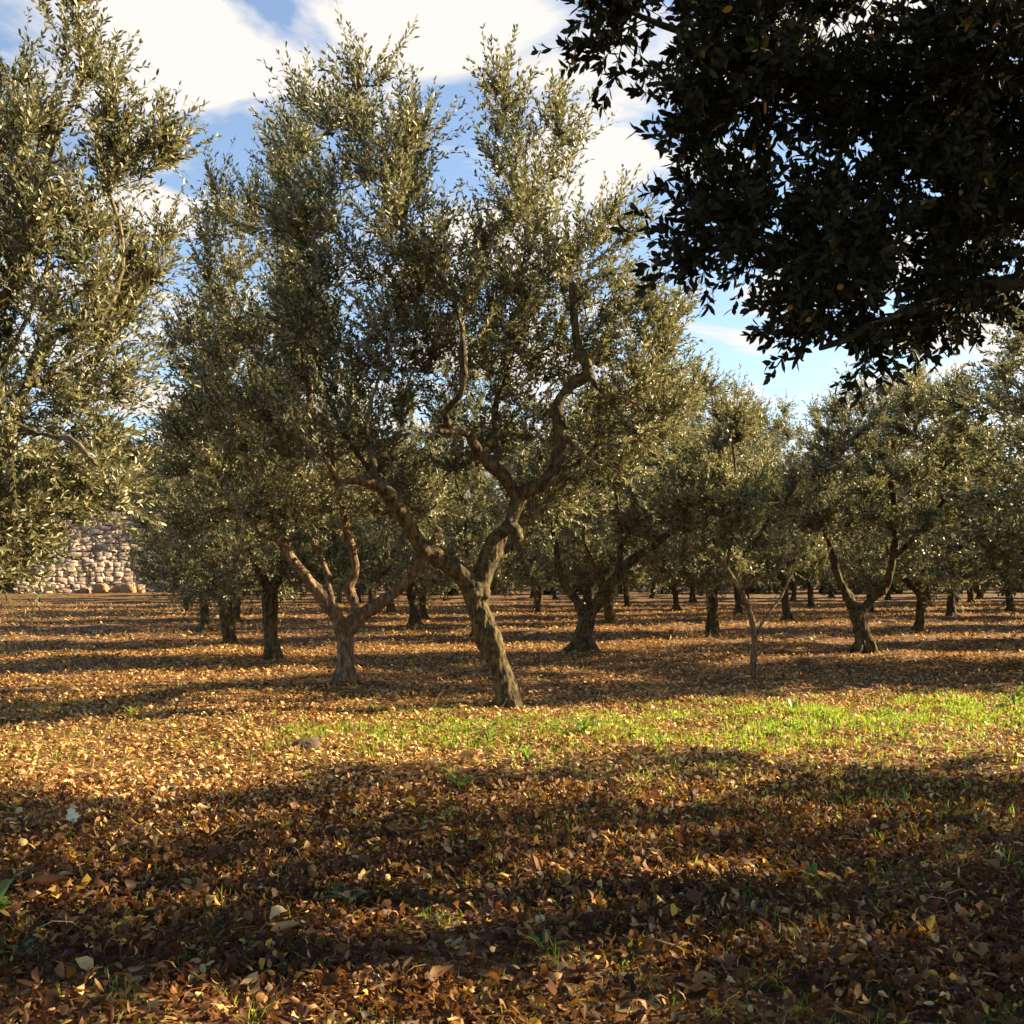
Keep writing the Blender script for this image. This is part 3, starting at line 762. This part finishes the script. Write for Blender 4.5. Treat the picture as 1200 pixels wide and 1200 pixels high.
ells += [((-1.0, .3, 4.6), (2.1, 1.4, .9)), ((.9, .7, 4.0), (1.7, 1.5, 1.1)), ((-2.5, -1.0, 4.6), (1.5, 1.2, .6)), ((2.2, 1.4, 3.3), (1.3, 1.4, .9)), ((-1.6, 2.6, 4.6), (1.3, 1.0, .8)),
         ((-.4, 1.6, 5.8), (1.6, 1.3, .8)), ((-1.2, -2.6, 4.7), (1.4, 1.2, .7)), ((.3, 3.1, 3.4), (1.4, 1.1, 1.0)), ((1.2, -2.2, 3.9), (1.3, 1.1, .9)), ((-3.6, -2.4, 4.3), (1.0, 1.0, .5)), ((1.5, 3.2, 4.6), (1.2, 1.0, .9)), ((-5.3, -2.3, 5.7), (2.0, 1.9, .6)), ((-7.6, -2.9, 5.9), (2.0, 1.7, .6)), ((-4.4, -4.6, 5.2), (2.0, 1.5, .7)), ((-7.0, -5.0, 5.2), (1.9, 1.5, .7))]  # last four clumps, out of view, added to dim the foreground
def oak_weight(p):
    # dense in view; the unseen crown is thinned in clumps so sunlight dapples the ground
    w_ = p+bO; px = 600+w_[:, 0]/np.maximum(w_[:, 1], .5)*FPX; py = YH-(w_[:, 2]-EYE)/np.maximum(w_[:, 1], .5)*FPX
    low = (px < 1290) & (py > -60) & (w_[:, 1] > 3)
    nz = np.array([noise.noise((q[0]*.75+4, q[1]*.75, q[2]*.9)) for q in p])
    wt = np.where(low, 1.0, np.where(nz > -.10, .60, .03))
    for gx, gy, gr in ((1.55, 5.6, .75), (.2, 4.9, .42), (1.5, 7.0, .45), (2.6, 6.6, .3), (-1.9, 6.3, .35), (-2.6, 7.2, .5), (-.6, 4.0, .2)):   # gaps cut along the sun's rays to place light patches on the ground
        dr = np.array([sv.x, sv.y, sv.z]); q = w_-np.array([gx, gy, 0.0]); t_ = q@dr
        wt = np.where((np.linalg.norm(q-t_[:, None]*dr, axis=1) < gr) & ~low, .004, wt)
    return wt
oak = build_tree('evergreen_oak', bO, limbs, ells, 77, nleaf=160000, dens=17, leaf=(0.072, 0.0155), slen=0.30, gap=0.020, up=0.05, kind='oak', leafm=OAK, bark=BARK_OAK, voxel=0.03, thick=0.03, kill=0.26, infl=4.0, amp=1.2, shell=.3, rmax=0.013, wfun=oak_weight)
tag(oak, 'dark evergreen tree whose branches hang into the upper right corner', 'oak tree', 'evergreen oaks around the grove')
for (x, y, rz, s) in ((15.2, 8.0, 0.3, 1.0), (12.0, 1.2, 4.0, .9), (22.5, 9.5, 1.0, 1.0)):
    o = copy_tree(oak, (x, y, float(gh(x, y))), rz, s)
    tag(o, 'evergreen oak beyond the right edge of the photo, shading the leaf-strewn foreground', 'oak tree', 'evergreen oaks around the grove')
rng = np.random.default_rng(8)
k = 0
for x in np.arange(-60, 66, 6.2):
    d = 76+rng.uniform(0, 9)+x*0.1
    s = rng.uniform(1.15, 1.7) * (1.25 if x < -20 else 1.0)
    o = copy_tree(protos[k % 5], (x, d, float(gh(x, d))), rng.random()*6.28, (s*1.5, s*1.5, s*1.25))
    tag(o, 'one of the tall bushy trees closing the back of the grove', 'tree', 'tall trees behind the grove')
    k += 1
bb = np.array([2.0, 65.5, float(gh(2.0, 65.5))])
bush = build_tree('bush', bb, [([np.array([0, 0, -.1]), np.array([.05, 0, .3]), np.array([.2, .1, .8])], [.07, .06, .03]), ([np.array([0, 0, .1]), np.array([-.4, .2, .7])], [.04, .02]), ([np.array([0, 0, .1]), np.array([.1, -.4, .7])], [.04, .02])],
                  [((0, 0, .9), (1.3, 1.2, .9)), ((.9, .2, .7), (.8, .8, .7)), ((-.9, -.2, .75), (.8, .8, .75)), ((0, .3, 1.6), (.7, .7, .5))], 91, nleaf=26000, dens=8, leaf=(.09, .02), hexa=False, minz=.1, roots=False, voxel=.03, kill=.3, step=.14)
tag(bush, 'one of the dark bushes closing the gaps below the farthest crowns', 'bush', 'bushes along the back of the grove')
for x in np.arange(-19, 46, 2.6):
    if abs(x-2) < 1.3: continue
    yb = 65+x*.12+rng.uniform(-1.2, 2.2)
    o = copy_tree(bush, (x, yb, float(gh(x, yb))), rng.random()*6.28, rng.uniform(1.3, 1.9))
for x, d, s in ((-31, 76, 1.5), (-38, 79, 1.6), (-24, 80, 1.55), (-44, 77, 1.5)):
    o = copy_tree(oak, (x, d, float(gh(x, d))), rng.random()*6.28, s)
    tag(o, 'tall dark tree standing behind the stone wall', 'tree', 'tall trees behind the stone wall')

# ------------------------------------------------------------------ dry stone wall and rocks
def rock(rng, c, s, acc, tint, rd=.20):
    """a chipped block: subdivided cube pushed by noise"""
    n = 3; g = np.linspace(-1, 1, n+1)
    V = []; F = []
    idx = {}
    def vid(p):
        k_ = tuple(np.round(p, 4))
        if k_ not in idx: idx[k_] = len(V); V.append(p)
        return idx[k_]
    for ax in range(3):
        for sg in (-1, 1):
            for a in range(n):
                for b in range(n):
                    q = []
                    for (u, v) in ((a, b), (a+1, b), (a+1, b+1), (a, b+1)):
                        p = [0, 0, 0]; p[ax] = sg; p[(ax+1) % 3] = g[u]; p[(ax+2) % 3] = g[v]
                        q.append(vid(tuple(p)))
                    F.append(q if sg > 0 else q[::-1])
    V = np.array(V, float)
    L_ = np.linalg.norm(V, axis=1, keepdims=True)
    V = V*(1-rd+rd/L_*1.25)
    V = V*np.array(s)*(1+rng.normal(0, .06 if rd < .3 else .10, (len(V), 1)))
    a = rng.normal(0, .10); ca, sa = math.cos(a), math.sin(a)
    V = V@np.array([[ca, 0, sa], [0, 1, 0], [-sa, 0, ca]])
    acc.add(V+np.array(c), np.array(F), tint)

def stone_wall():
    rng = np.random.default_rng(3)
    acc = Acc(); x0, L_ = -31.2, 14.5
    z = 0.0; base = np.array([x0, 68.0])
    course = 0
    while z < 5.2:
        h = rng.uniform(.15, .36); x = rng.uniform(-.3, 0)
        while x < L_:
            w = rng.uniform(.18, .8)**1.1
            topz = 5.2-max(0, (x-11)*.25)-max(0, (2-x)*.8)+0.3*math.sin(x*1.3)-rng.uniform(0, .5)
            if z < topz:
                rock(rng, (x+w/2, rng.normal(0, .05)+z*.06, z+h/2+rng.normal(0, .02)), (w/2*.98, .32, h/2*rng.uniform(.85, 1.12)), acc, float(rng.random()))
            x += w
        z += h*.97; course += 1
    me = acc.mesh('stone_wall')
    o = link_mesh('stone_wall', me, STONE); o.location = (x0, 66.0, float(gh(x0, 66.0))-.05); o.rotation_euler = (0, 0, .55)
    tag(o, 'high dry stone wall of rough pinkish blocks behind the trees at the far left', 'stone wall', kind='thing')
stone_wall()
rr = np.random.default_rng(9)
rocks = [(118, .42, .36, 'large sunlit orange boulder at the foot of the stone wall'), (140, .36, .3, 'rounded rock right beside the large orange boulder by the wall'),
         (150, .42, .34, 'middle rock of the fallen heap at the foot of the stone wall'), (100, .3, .22, 'low flat rock left of the large boulder at the wall'),
         (163, .3, .22, 'small rock at the right end of the heap below the wall')]
for px, w, h, lab in rocks:
    a = Acc(); rock(rr, (0, 0, h*.7), (w, w*.8, h), a, .9, .6)
    d = 67.6+rr.uniform(-.5, .5); p = on_ground(px, d, True)
    o = link_mesh('boulder', a.mesh('boulder'), ROCK); o.location = p; tag(o, lab, 'boulder', 'rocks at the foot of the stone wall')
def field_stone(px, py, w, h, lab):
    a = Acc(); rock(rr, (0, 0, h*.7), (w, w*.7, h), a, .05, .5)
    p = on_ground(px, py); o = link_mesh('stone', a.mesh('stone', True), ROCK); o.location = p; o.rotation_euler = (0, 0, .4); tag(o, lab, 'stone')
field_stone(360, 878, .10, .06, 'dark stone with a pale top lying alone on the sunlit leaves')
field_stone(198, 922, .085, .03, 'pale flat stone among the brown leaves at left')

# ------------------------------------------------------------------ fallen leaves
def litter():
    rng = np.random.default_rng(1)
    Vs, Fs, Ts = [], [], []; n0 = 0
    def field(n, d0, d1, spread):
        d = np.sqrt(rng.uniform(d0*d0, d1*d1, n)); x = rng.uniform(-1, 1, n)*spread*(d+.8)
        return x, d
    def put(n, d0, d1, spread, lmin, lmax, lift, tilt, detailed, stick=False):
        nonlocal n0
        x, d = field(n, d0, d1, spread)
        bare = np.sin(x*1.9+np.sin(d*1.6+.5)*1.8)*np.cos(d*1.5+np.sin(x*1.1)*1.5)+.5*np.sin(x*5.3+d*1.7)*np.cos(d*4.9-x*2.1)
        kp = rng.random(n) < np.clip(.85-.45*bare, .40, 1); x, d = x[kp], d[kp]; n = len(x)
        olive = rng.random(n) < .35
        ln = rng.uniform(lmin, lmax, n)*np.where(rng.random(n) < .05, 1.35, 1); wd = ln*np.where(olive, rng.uniform(.09, .16, n), rng.uniform(.17, .32, n)*np.where(rng.random(n) < .12, 1.5, 1))
        if stick: wd = ln*rng.uniform(.010, .022, n)
        a = rng.uniform(0, 6.28, n); tl = rng.normal(0, tilt, n); rl = rng.normal(0, tilt*1.2, n)
        L = np.stack([np.cos(a)*np.cos(tl), np.sin(a)*np.cos(tl), np.sin(tl)], 1)
        S = np.stack([-np.sin(a), np.cos(a), np.zeros(n)], 1)
        Nn = np.cross(L, S)*-1*-1
        S2 = S*np.cos(rl)[:, None]+Nn*np.sin(rl)[:, None]; N2 = np.cross(L, S2)
        flip = np.where(rng.random(n) < .5, 1, -1)[:, None]
        C = np.stack([x, d, gh(x, d)+rng.random(n)**2*lift+.004+np.abs(np.sin(tl))*ln*.42+np.abs(np.sin(rl))*wd*.8], 1)
        B = C-L*(ln/2)[:, None]
        ti = np.where(d < 7.2+.25*x+rng.normal(0, .7, n), rng.beta(.80, 1.75, n), rng.beta(1.8, .95, n)); ti = np.clip(ti, 0, .93); ti = np.where(rng.random(n) < .03, 1.0, ti)  # paler litter beyond the oak's darker leaves, brightened to paint the sunlit band
        if detailed:
            cu = rng.normal(.0, .22, n)*ln; cr_ = np.abs(rng.normal(.35, .35, n))*wd
            def pt(f, w, k=1.0): return B+L*(ln*f)[:, None]+S2*(wd*w)[:, None]*k+N2*flip*((cu*4*f*(1-f))+cr_*w*w)[:, None]
            V = np.stack([pt(0, 0), pt(.3, -.9*1), pt(.3, 0), pt(.3, .9), pt(.68, -.85), pt(.68, 0), pt(.68, .85), pt(1, 0)], 1)
            i = np.arange(n)[:, None]*8
            tris = np.array([[0, 2, 1], [0, 3, 2], [1, 2, 5], [1, 5, 4], [2, 3, 6], [2, 6, 5], [4, 5, 7], [5, 6, 7]])
            F = (i[:, None]+tris[None]).reshape(-1, 3); T_ = np.repeat(ti, 8)
        else:
            V = np.stack([B, C-S2*wd[:, None]+N2*flip*(wd*.4)[:, None], B+L*ln[:, None], C+S2*wd[:, None]+N2*flip*(wd*.4)[:, None]], 1)
            i = np.arange(n)[:, None]*4
            F = (i[:, None]+np.array([[0, 1, 2], [0, 2, 3]])[None]).reshape(-1, 3); T_ = np.repeat(ti, 2)
        Vs.append(V.reshape(-1, 3)); Fs.append(F+n0); Ts.append(T_); n0 += V.shape[0]*V.shape[1]
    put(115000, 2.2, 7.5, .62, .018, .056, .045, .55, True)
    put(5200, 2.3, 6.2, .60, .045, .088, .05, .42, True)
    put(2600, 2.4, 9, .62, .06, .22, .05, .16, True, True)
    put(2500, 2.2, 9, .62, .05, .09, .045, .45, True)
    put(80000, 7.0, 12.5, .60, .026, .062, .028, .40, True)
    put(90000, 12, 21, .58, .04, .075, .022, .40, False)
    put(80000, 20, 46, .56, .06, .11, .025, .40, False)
    me = mesh_np('fallen_leaves', np.concatenate(Vs), np.concatenate(Fs), np.concatenate(Ts))
    o = link_mesh('fallen_leaves', me, LITTER)
    tag(o, 'dry brown and orange fallen leaves covering the ground', 'fallen leaves', kind='stuff')
litter()

# ------------------------------------------------------------------ grass
def blades(C, n_per, h, w, rng, spread, tint_lo=0., tint_hi=.8, lean=.5):
    n = len(C)*n_per
    c = np.repeat(C, n_per, 0)[:, :2]+rng.normal(0, spread, (n, 2)); hh = np.repeat(h, n_per)*rng.uniform(.4, 1.15, n)
    z = gh(c[:, 0], c[:, 1]); a = rng.uniform(0, 6.28, n); b = rng.uniform(0, 6.28, n)
    S = np.stack([np.cos(a), np.sin(a), 0*a], 1)*w*rng.uniform(.6, 1.3, n)[:, None]
    D = np.stack([np.cos(b), np.sin(b), 0*b], 1)*(hh*np.abs(rng.normal(0, lean, n)))[:, None]
    B = np.stack([c[:, 0], c[:, 1], z-.005], 1); up = np.array([0, 0, 1.0])
    V = np.stack([B-S, B+S, B+D*.35+up*(hh*.6)[:, None]+S*.8, B+D*.35+up*(hh*.6)[:, None]-S*.8, B+D+up*hh[:, None]], 1)
    i = np.arange(n)[:, None]*5
    F = (i[:, None]+np.array([[0, 1, 2], [0, 2, 3], [3, 2, 4]])[None]).reshape(-1, 3)
    t = rng.uniform(tint_lo, tint_hi, n)
    return V.reshape(-1, 3), F, np.repeat(t, 3)

def strip_density(x, d):
    c = 10.1+.20*x
    s = np.exp(-((d-c)/1.05)**2)
    side = np.clip((x+3.2)/2.5, .12, 1)+np.clip((x-1.5)/2.5, 0, .8)
    nz = .5+.5*np.sin(x*2.3+np.sin(d*2.1)*1.7)*np.cos(d*1.7+x*.6)
    nz = nz*(.5+.5*np.sin(x*6.1+np.sin(d*3.7)*2)*np.cos(d*5.2+x*1.9))*1.9
    fore = .10*np.exp(-((d-7)/2.2)**2)*np.clip((x+1)/2, .1, 1)
    patch = .9*np.exp(-((x+.1)/1.5)**2-((d-9.6)/.55)**2)+.5*np.exp(-((x-1.2)/.7)**2-((d-9.3)/.5)**2)+.35*np.exp(-((x+4.9)/.7)**2-((d-11.2)/.35)**2)+.3*np.exp(-((x-1.9)/.9)**2-((d-6.8)/.8)**2)
    return np.clip(s*side*(.12+1.0*nz**1.5)*1.15+patch*(.25+.8*nz)+fore*1.5, 0, 1)

def grass():
    rng = np.random.default_rng(2); a = Acc()
    n = 44000; d = np.sqrt(rng.uniform(5, 15.5**2, n)); x = rng.uniform(-.64, .64, n)*(d+.8)
    k = rng.random(n) < strip_density(x, d)
    C = np.stack([x[k], d[k]], 1); h = rng.uniform(.025, .085, len(C))
    h = h*np.where(C[:, 0] > 2, 1.25, 1.0)
    V, F, T_ = blades(C, 7, h, .0042, rng, .035, 0, .8); a.add(V, F, T_)
    # sparse dry straws and thin green blades in front
    n = 1500; d = np.sqrt(rng.uniform(6, 13**2, n)); x = rng.uniform(-.62, .62, n)*(d+.8)
    V, F, T_ = blades(np.stack([x, d], 1), 4, rng.uniform(.03, .10, n), .0022, rng, .03, .5, 1.0, 1.1); a.add(V, F, T_)
    n = 900; d = rng.uniform(2.8, 6.5, n); x = rng.uniform(-.6, .6, n)*(d+.8)
    V, F, T_ = blades(np.stack([x, d], 1), 8, rng.uniform(.03, .09, n), .0024, rng, .035, 0, .6, .9); a.add(V, F, T_)
    # low round-leaved ground cover in the strip
    n = 60000; d = rng.uniform(7.5, 14.5, n); x = rng.uniform(-.64, .64, n)*(d+.8)
    k = rng.random(n) < strip_density(x, d)*.9
    x, d = x[k], d[k]; n = len(x); an = rng.uniform(0, 6.28, n); tl = rng.normal(.3, .35, n)
    L = np.stack([np.cos(an)*np.cos(tl), np.sin(an)*np.cos(tl), np.sin(tl)], 1); S = np.stack([-np.sin(an), np.cos(an), 0*an], 1)
    ln = rng.uniform(.018, .04, n)[:, None]; B = np.stack([x, d, gh(x, d)+rng.uniform(.005, .04, n)], 1)
    V = np.stack([B, B+L*ln*.5+S*ln*.38, B+L*ln, B+L*ln*.5-S*ln*.38], 1).reshape(-1, 3)
    i = np.arange(n)[:, None]*4; F = (i[:, None]+np.array([[0, 1, 2], [0, 2, 3]])[None]).reshape(-1, 3)
    a.add(V, F, np.repeat(rng.uniform(0, .75, n), 2))
    o = link_mesh('grass', a.mesh('grass'), GRASS); tag(o, 'short bright green grass in a sunlit strip before the middle tree', 'grass', kind='stuff')
grass()

# ------------------------------------------------------------------ weeds, flower, twigs, large leaves
def long_leaf(acc, base, az, length, width, lift, rng, tint):
    """arched broad leaf, 7 stations"""
    K = 8; t = np.linspace(0, 1, K)
    dirh = np.array([math.cos(az), math.sin(az), 0]); s = np.array([-math.sin(az), math.cos(az), 0])
    path = base+dirh*(t*length*(1-.25*lift))[:, None]+np.array([0, 0, 1])*(length*(lift*t-.55*lift*t**2.2+.02))[:, None]
    w = width*np.clip(np.sin(np.pi*np.clip(t*.95+.05, 0, 1)**1.2), .06, 1)*(1+rng.normal(0, .06, K))
    up = np.array([0, 0, 1.0])
    V = np.concatenate([path-s*w[:, None]+up*(w*.35)[:, None], path, path+s*w[:, None]+up*(w*.35)[:, None]])
    F = []
    for q in range(K-1):
        F += [[q, q+K, q+K+1, q+1], [q+K, q+2*K, q+2*K+1, q+K+1]]
    acc.add(V, np.array(F), tint)

def weed(px, py, n, length, width, lift, seed, lab, d=None):
    rng = np.random.default_rng(seed); a = Acc()
    for q in range(n):
        long_leaf(a, np.array([rng.normal(0, .01), rng.normal(0, .01), 0]), q*2.4+rng.normal(0, .3), 1.35*length*rng.uniform(.6, 1.1), width*rng.uniform(.8, 1.3), lift*rng.uniform(.7, 1.7), rng, float(rng.random()))
    o = link_mesh('weed', a.mesh('weed', True), WEED); o.location = on_ground(px, py)
    tag(o, lab, 'weed', 'leafy weeds in the grove')
weed(572, 868, 9, .17, .026, 1.1, 1, 'bright upright weed with broad sunlit leaves in front of the slanting trunk')
weed(683, 862, 9, .20, .026, .95, 2, 'bright yellow-green weed with arching leaves right of the slanting trunk')
weed(541, 925, 10, .16, .022, .9, 3, 'dark green weed rosette below the large curled tan leaf')
weed(618, 893, 7, .14, .018, 1.0, 4, 'small pointed green weed just under the sunlit grass strip')
weed(405, 1045, 9, .12, .022, .5, 5, 'low dark weed rosette alone in the brown leaves left of centre')
weed(-10, 1080, 12, .15, .026, .95, 6, 'large dark leafy weed at the left edge of the photo')
weed(20, 1120, 9, .10, .018, .6, 7, 'low weed in front of the large one at the left edge')
weed(820, 948, 7, .10, .014, .9, 8, 'thin pale weed among the dappled leaves right of centre')
weed(1190, 828, 11, .22, .024, 1.1, 9, 'tall dark green weed at the right end of the grass strip')
weed(1035, 838, 9, .18, .02, 1.0, 10, 'bright weed tuft in the sunlit grass at right')
weed(930, 838, 8, .15, .018, 1.1, 11, 'pale green weed in the grass strip below the slender young tree')
weed(155, 838, 8, .14, .018, .8, 12, 'small bright weed alone on the sunlit leaves at left')
weed(640, 1105, 7, .09, .012, .8, 14, 'small dark weed low in the centre foreground')
weed(950, 1020, 8, .09, .012, .9, 15, 'small yellow-green weed beside the sunlit patch at right')

def flower():
    root = empty('wild_flower', on_ground(85, 972)); a = Acc(); rng = np.random.default_rng(4)
    V, F = tube([[0, 0, -.01], [.004, 0, .05], [-.003, 0, .10]], [.0025, .002, .002], 6); a.add(V, F, .4)
    for q in range(4): long_leaf(a, np.zeros(3), q*1.57, .06, .008, .8, rng, .3)
    link_mesh('stem', a.mesh('stem', True), WEED, root)
    m, t = newmat('white_petal'); b = t.nodes.new('ShaderNodeBsdfPrincipled'); b.inputs['Base Color'].default_value = (.8, .78, .66, 1)
    n = t.nodes.new('ShaderNodeTexNoise'); n.inputs['Scale'].default_value = 60
    c = ramp(t, [(.3, (.70, .62, .38)), (.6, (.88, .82, .60))], n.outputs[0]); t.links.new(c, b.inputs['Base Color'])
    o_ = t.nodes.new('ShaderNodeOutputMaterial'); t.links.new(b.outputs[0], o_.inputs[0])
    p = Acc()
    for (cx, cy, cz, R) in ((-.004, 0, .115, .030), (.020, -.004, .095, .026), (.006, .004, .072, .028), (-.016, -.006, .086, .022)):
        for q in range(6):
            az = q*1.047+cx*90; base = np.array([cx, cy, cz])
            s = np.array([math.cos(az), -.25, math.sin(az)]); w = np.array([-math.sin(az), 0, math.cos(az)])
            V = np.array([base, base+s*R*.6+w*R*.33, base+s*R, base+s*R*.6-w*R*.33]); p.add(V, np.array([[0, 1, 2, 3]]))
    link_mesh('petals', p.mesh('petals'), m, root)
    tag(root, 'small white wild flower standing alone among the leaves at left', 'flower')
flower()

def twig(pts, r, lab, name='twig', mat=TWIGM):
    a = Acc(); P_ = []
    for (px, py, z) in pts:
        g = on_ground(px, py); P_.append([g[0], g[1], g[2]+z])
    P_ = np.array(P_); V, F = tube(P_-P_[0], np.linspace(r, r*.45, len(P_)), 6); a.add(V, F)
    o = link_mesh(name, a.mesh(name, True), mat); o.location = P_[0]; tag(o, lab, 'twig', 'sticks and stalks on the ground')
twig([(505, 985, .03), (545, 990, .035), (585, 985, .03), (612, 976, .03)], .008, 'dark stick lying across the leaves in the middle foreground', mat=BARK_OAK)
twig([(632, 1085, 0), (634, 1085, .06), (630, 1085, .13), (636, 1085, .21)], .0035, 'thin upright dry stalk in the middle foreground')
twig([(668, 1050, 0), (676, 1050, .07), (690, 1050, .17)], .0025, 'thin slanting stalk right of the upright dry stalk')
twig([(1030, 1075, .02), (1042, 1100, .04), (1052, 1125, .01)], .003, 'thin straight stalk lying at the right of the sunlit patch')
twig([(470, 955, .03), (520, 945, .035), (560, 938, .03)], .004, 'thin brown twig lying above the dark stick')
twig([(180, 1150, .03), (215, 1145, .05), (260, 1160, .03)], .005, 'short crooked twig in the lower left corner')
twig([(1150, 795, 0), (1146, 795, .12), (1136, 795, .28)], .004, 'thin dry stalk standing in the soil at the right')

def big_leaf(px, py, ln, wd, az, tint, curl, lab, lobes=False, mat=LITTER):
    rng = np.random.default_rng(int(px)); a = Acc()
    if lobes:
        n = 5; V = [np.zeros(3)]; k = 40
        for q in range(k):
            t = q/k*2*math.pi; r_ = ln*(.42+.58*abs(math.cos(t*n/2))**2.2)*(1-.25*math.cos(t))
            V.append(np.array([math.cos(t)*r_, math.sin(t)*r_, .35*r_*abs(math.sin(t*1.5))+rng.normal(0, .002)]))
        F = np.array([[0, 1+q, 1+(q+1) % k] for q in range(k)]); a.add(np.array(V)*.6, F, tint)
    else:
        K, M = 9, 5; t = np.linspace(0, 1, K); s = np.linspace(-1, 1, M)
        w = wd*np.clip(np.sin(np.pi*t**.85), .03, 1)
        X = (t[:, None]-.5)*ln+0*s[None]; Y = w[:, None]*s[None]*(1-.15*curl)
        Z = curl*wd*(s[None]**2)*.8*np.sin(np.pi*t)[:, None]+curl*ln*.18*(t[:, None]-.4)**2*2+rng.normal(0, wd*.08, (K, M))
        V = np.stack([X, Y, Z], -1).reshape(-1, 3); F = []
        for i in range(K-1):
            for j in range(M-1): F.append([i*M+j, i*M+j+1, (i+1)*M+j+1, (i+1)*M+j])
        a.add(V, np.array(F), tint)
    p = on_ground(px, py); p[2] += .045
    o = link_mesh('fallen_leaf', a.mesh('fallen_leaf', True), mat); o.location = p; o.rotation_euler = (rng.normal(.35, .1), rng.normal(0, .15), az)
    tag(o, lab, 'leaf', 'large fallen leaves')
big_leaf(547, 890, .22, .045, .15, .80, 1.0, 'large curled tan leaf above the dark green weed')
big_leaf(87, 1008, .11, .05, 1.2, 1.0, .5, 'yellow-green lobed leaf below the white flower', True)
big_leaf(815, 1085, .10, .032, .3, 1.0, .6, 'rounded yellow leaf right of centre in the foreground')
big_leaf(972, 1030, .14, .045, 2.4, .97, .8, 'orange-yellow leaf glowing in the sunlit patch at right')
big_leaf(55, 1052, .20, .04, .35, .42, 1.0, 'long reddish curled leaf near the left edge weed')
big_leaf(335, 1090, .13, .03, .4, .72, .9, 'light brown curled leaf in the lower left foreground')
big_leaf(290, 1045, .09, .032, 1.5, .93, .8, 'amber upturned leaf left of the low dark weed')
big_leaf(825, 1150, .09, .035, .1, .62, .7, 'round tan leaf at the bottom right of centre')
big_leaf(515, 1140, .12, .032, .9, .60, .9, 'brown pointed leaf at the bottom centre')
big_leaf(230, 1046, .13, .035, .1, .68, .7, 'ochre leaf with split tip left of the amber one', True)
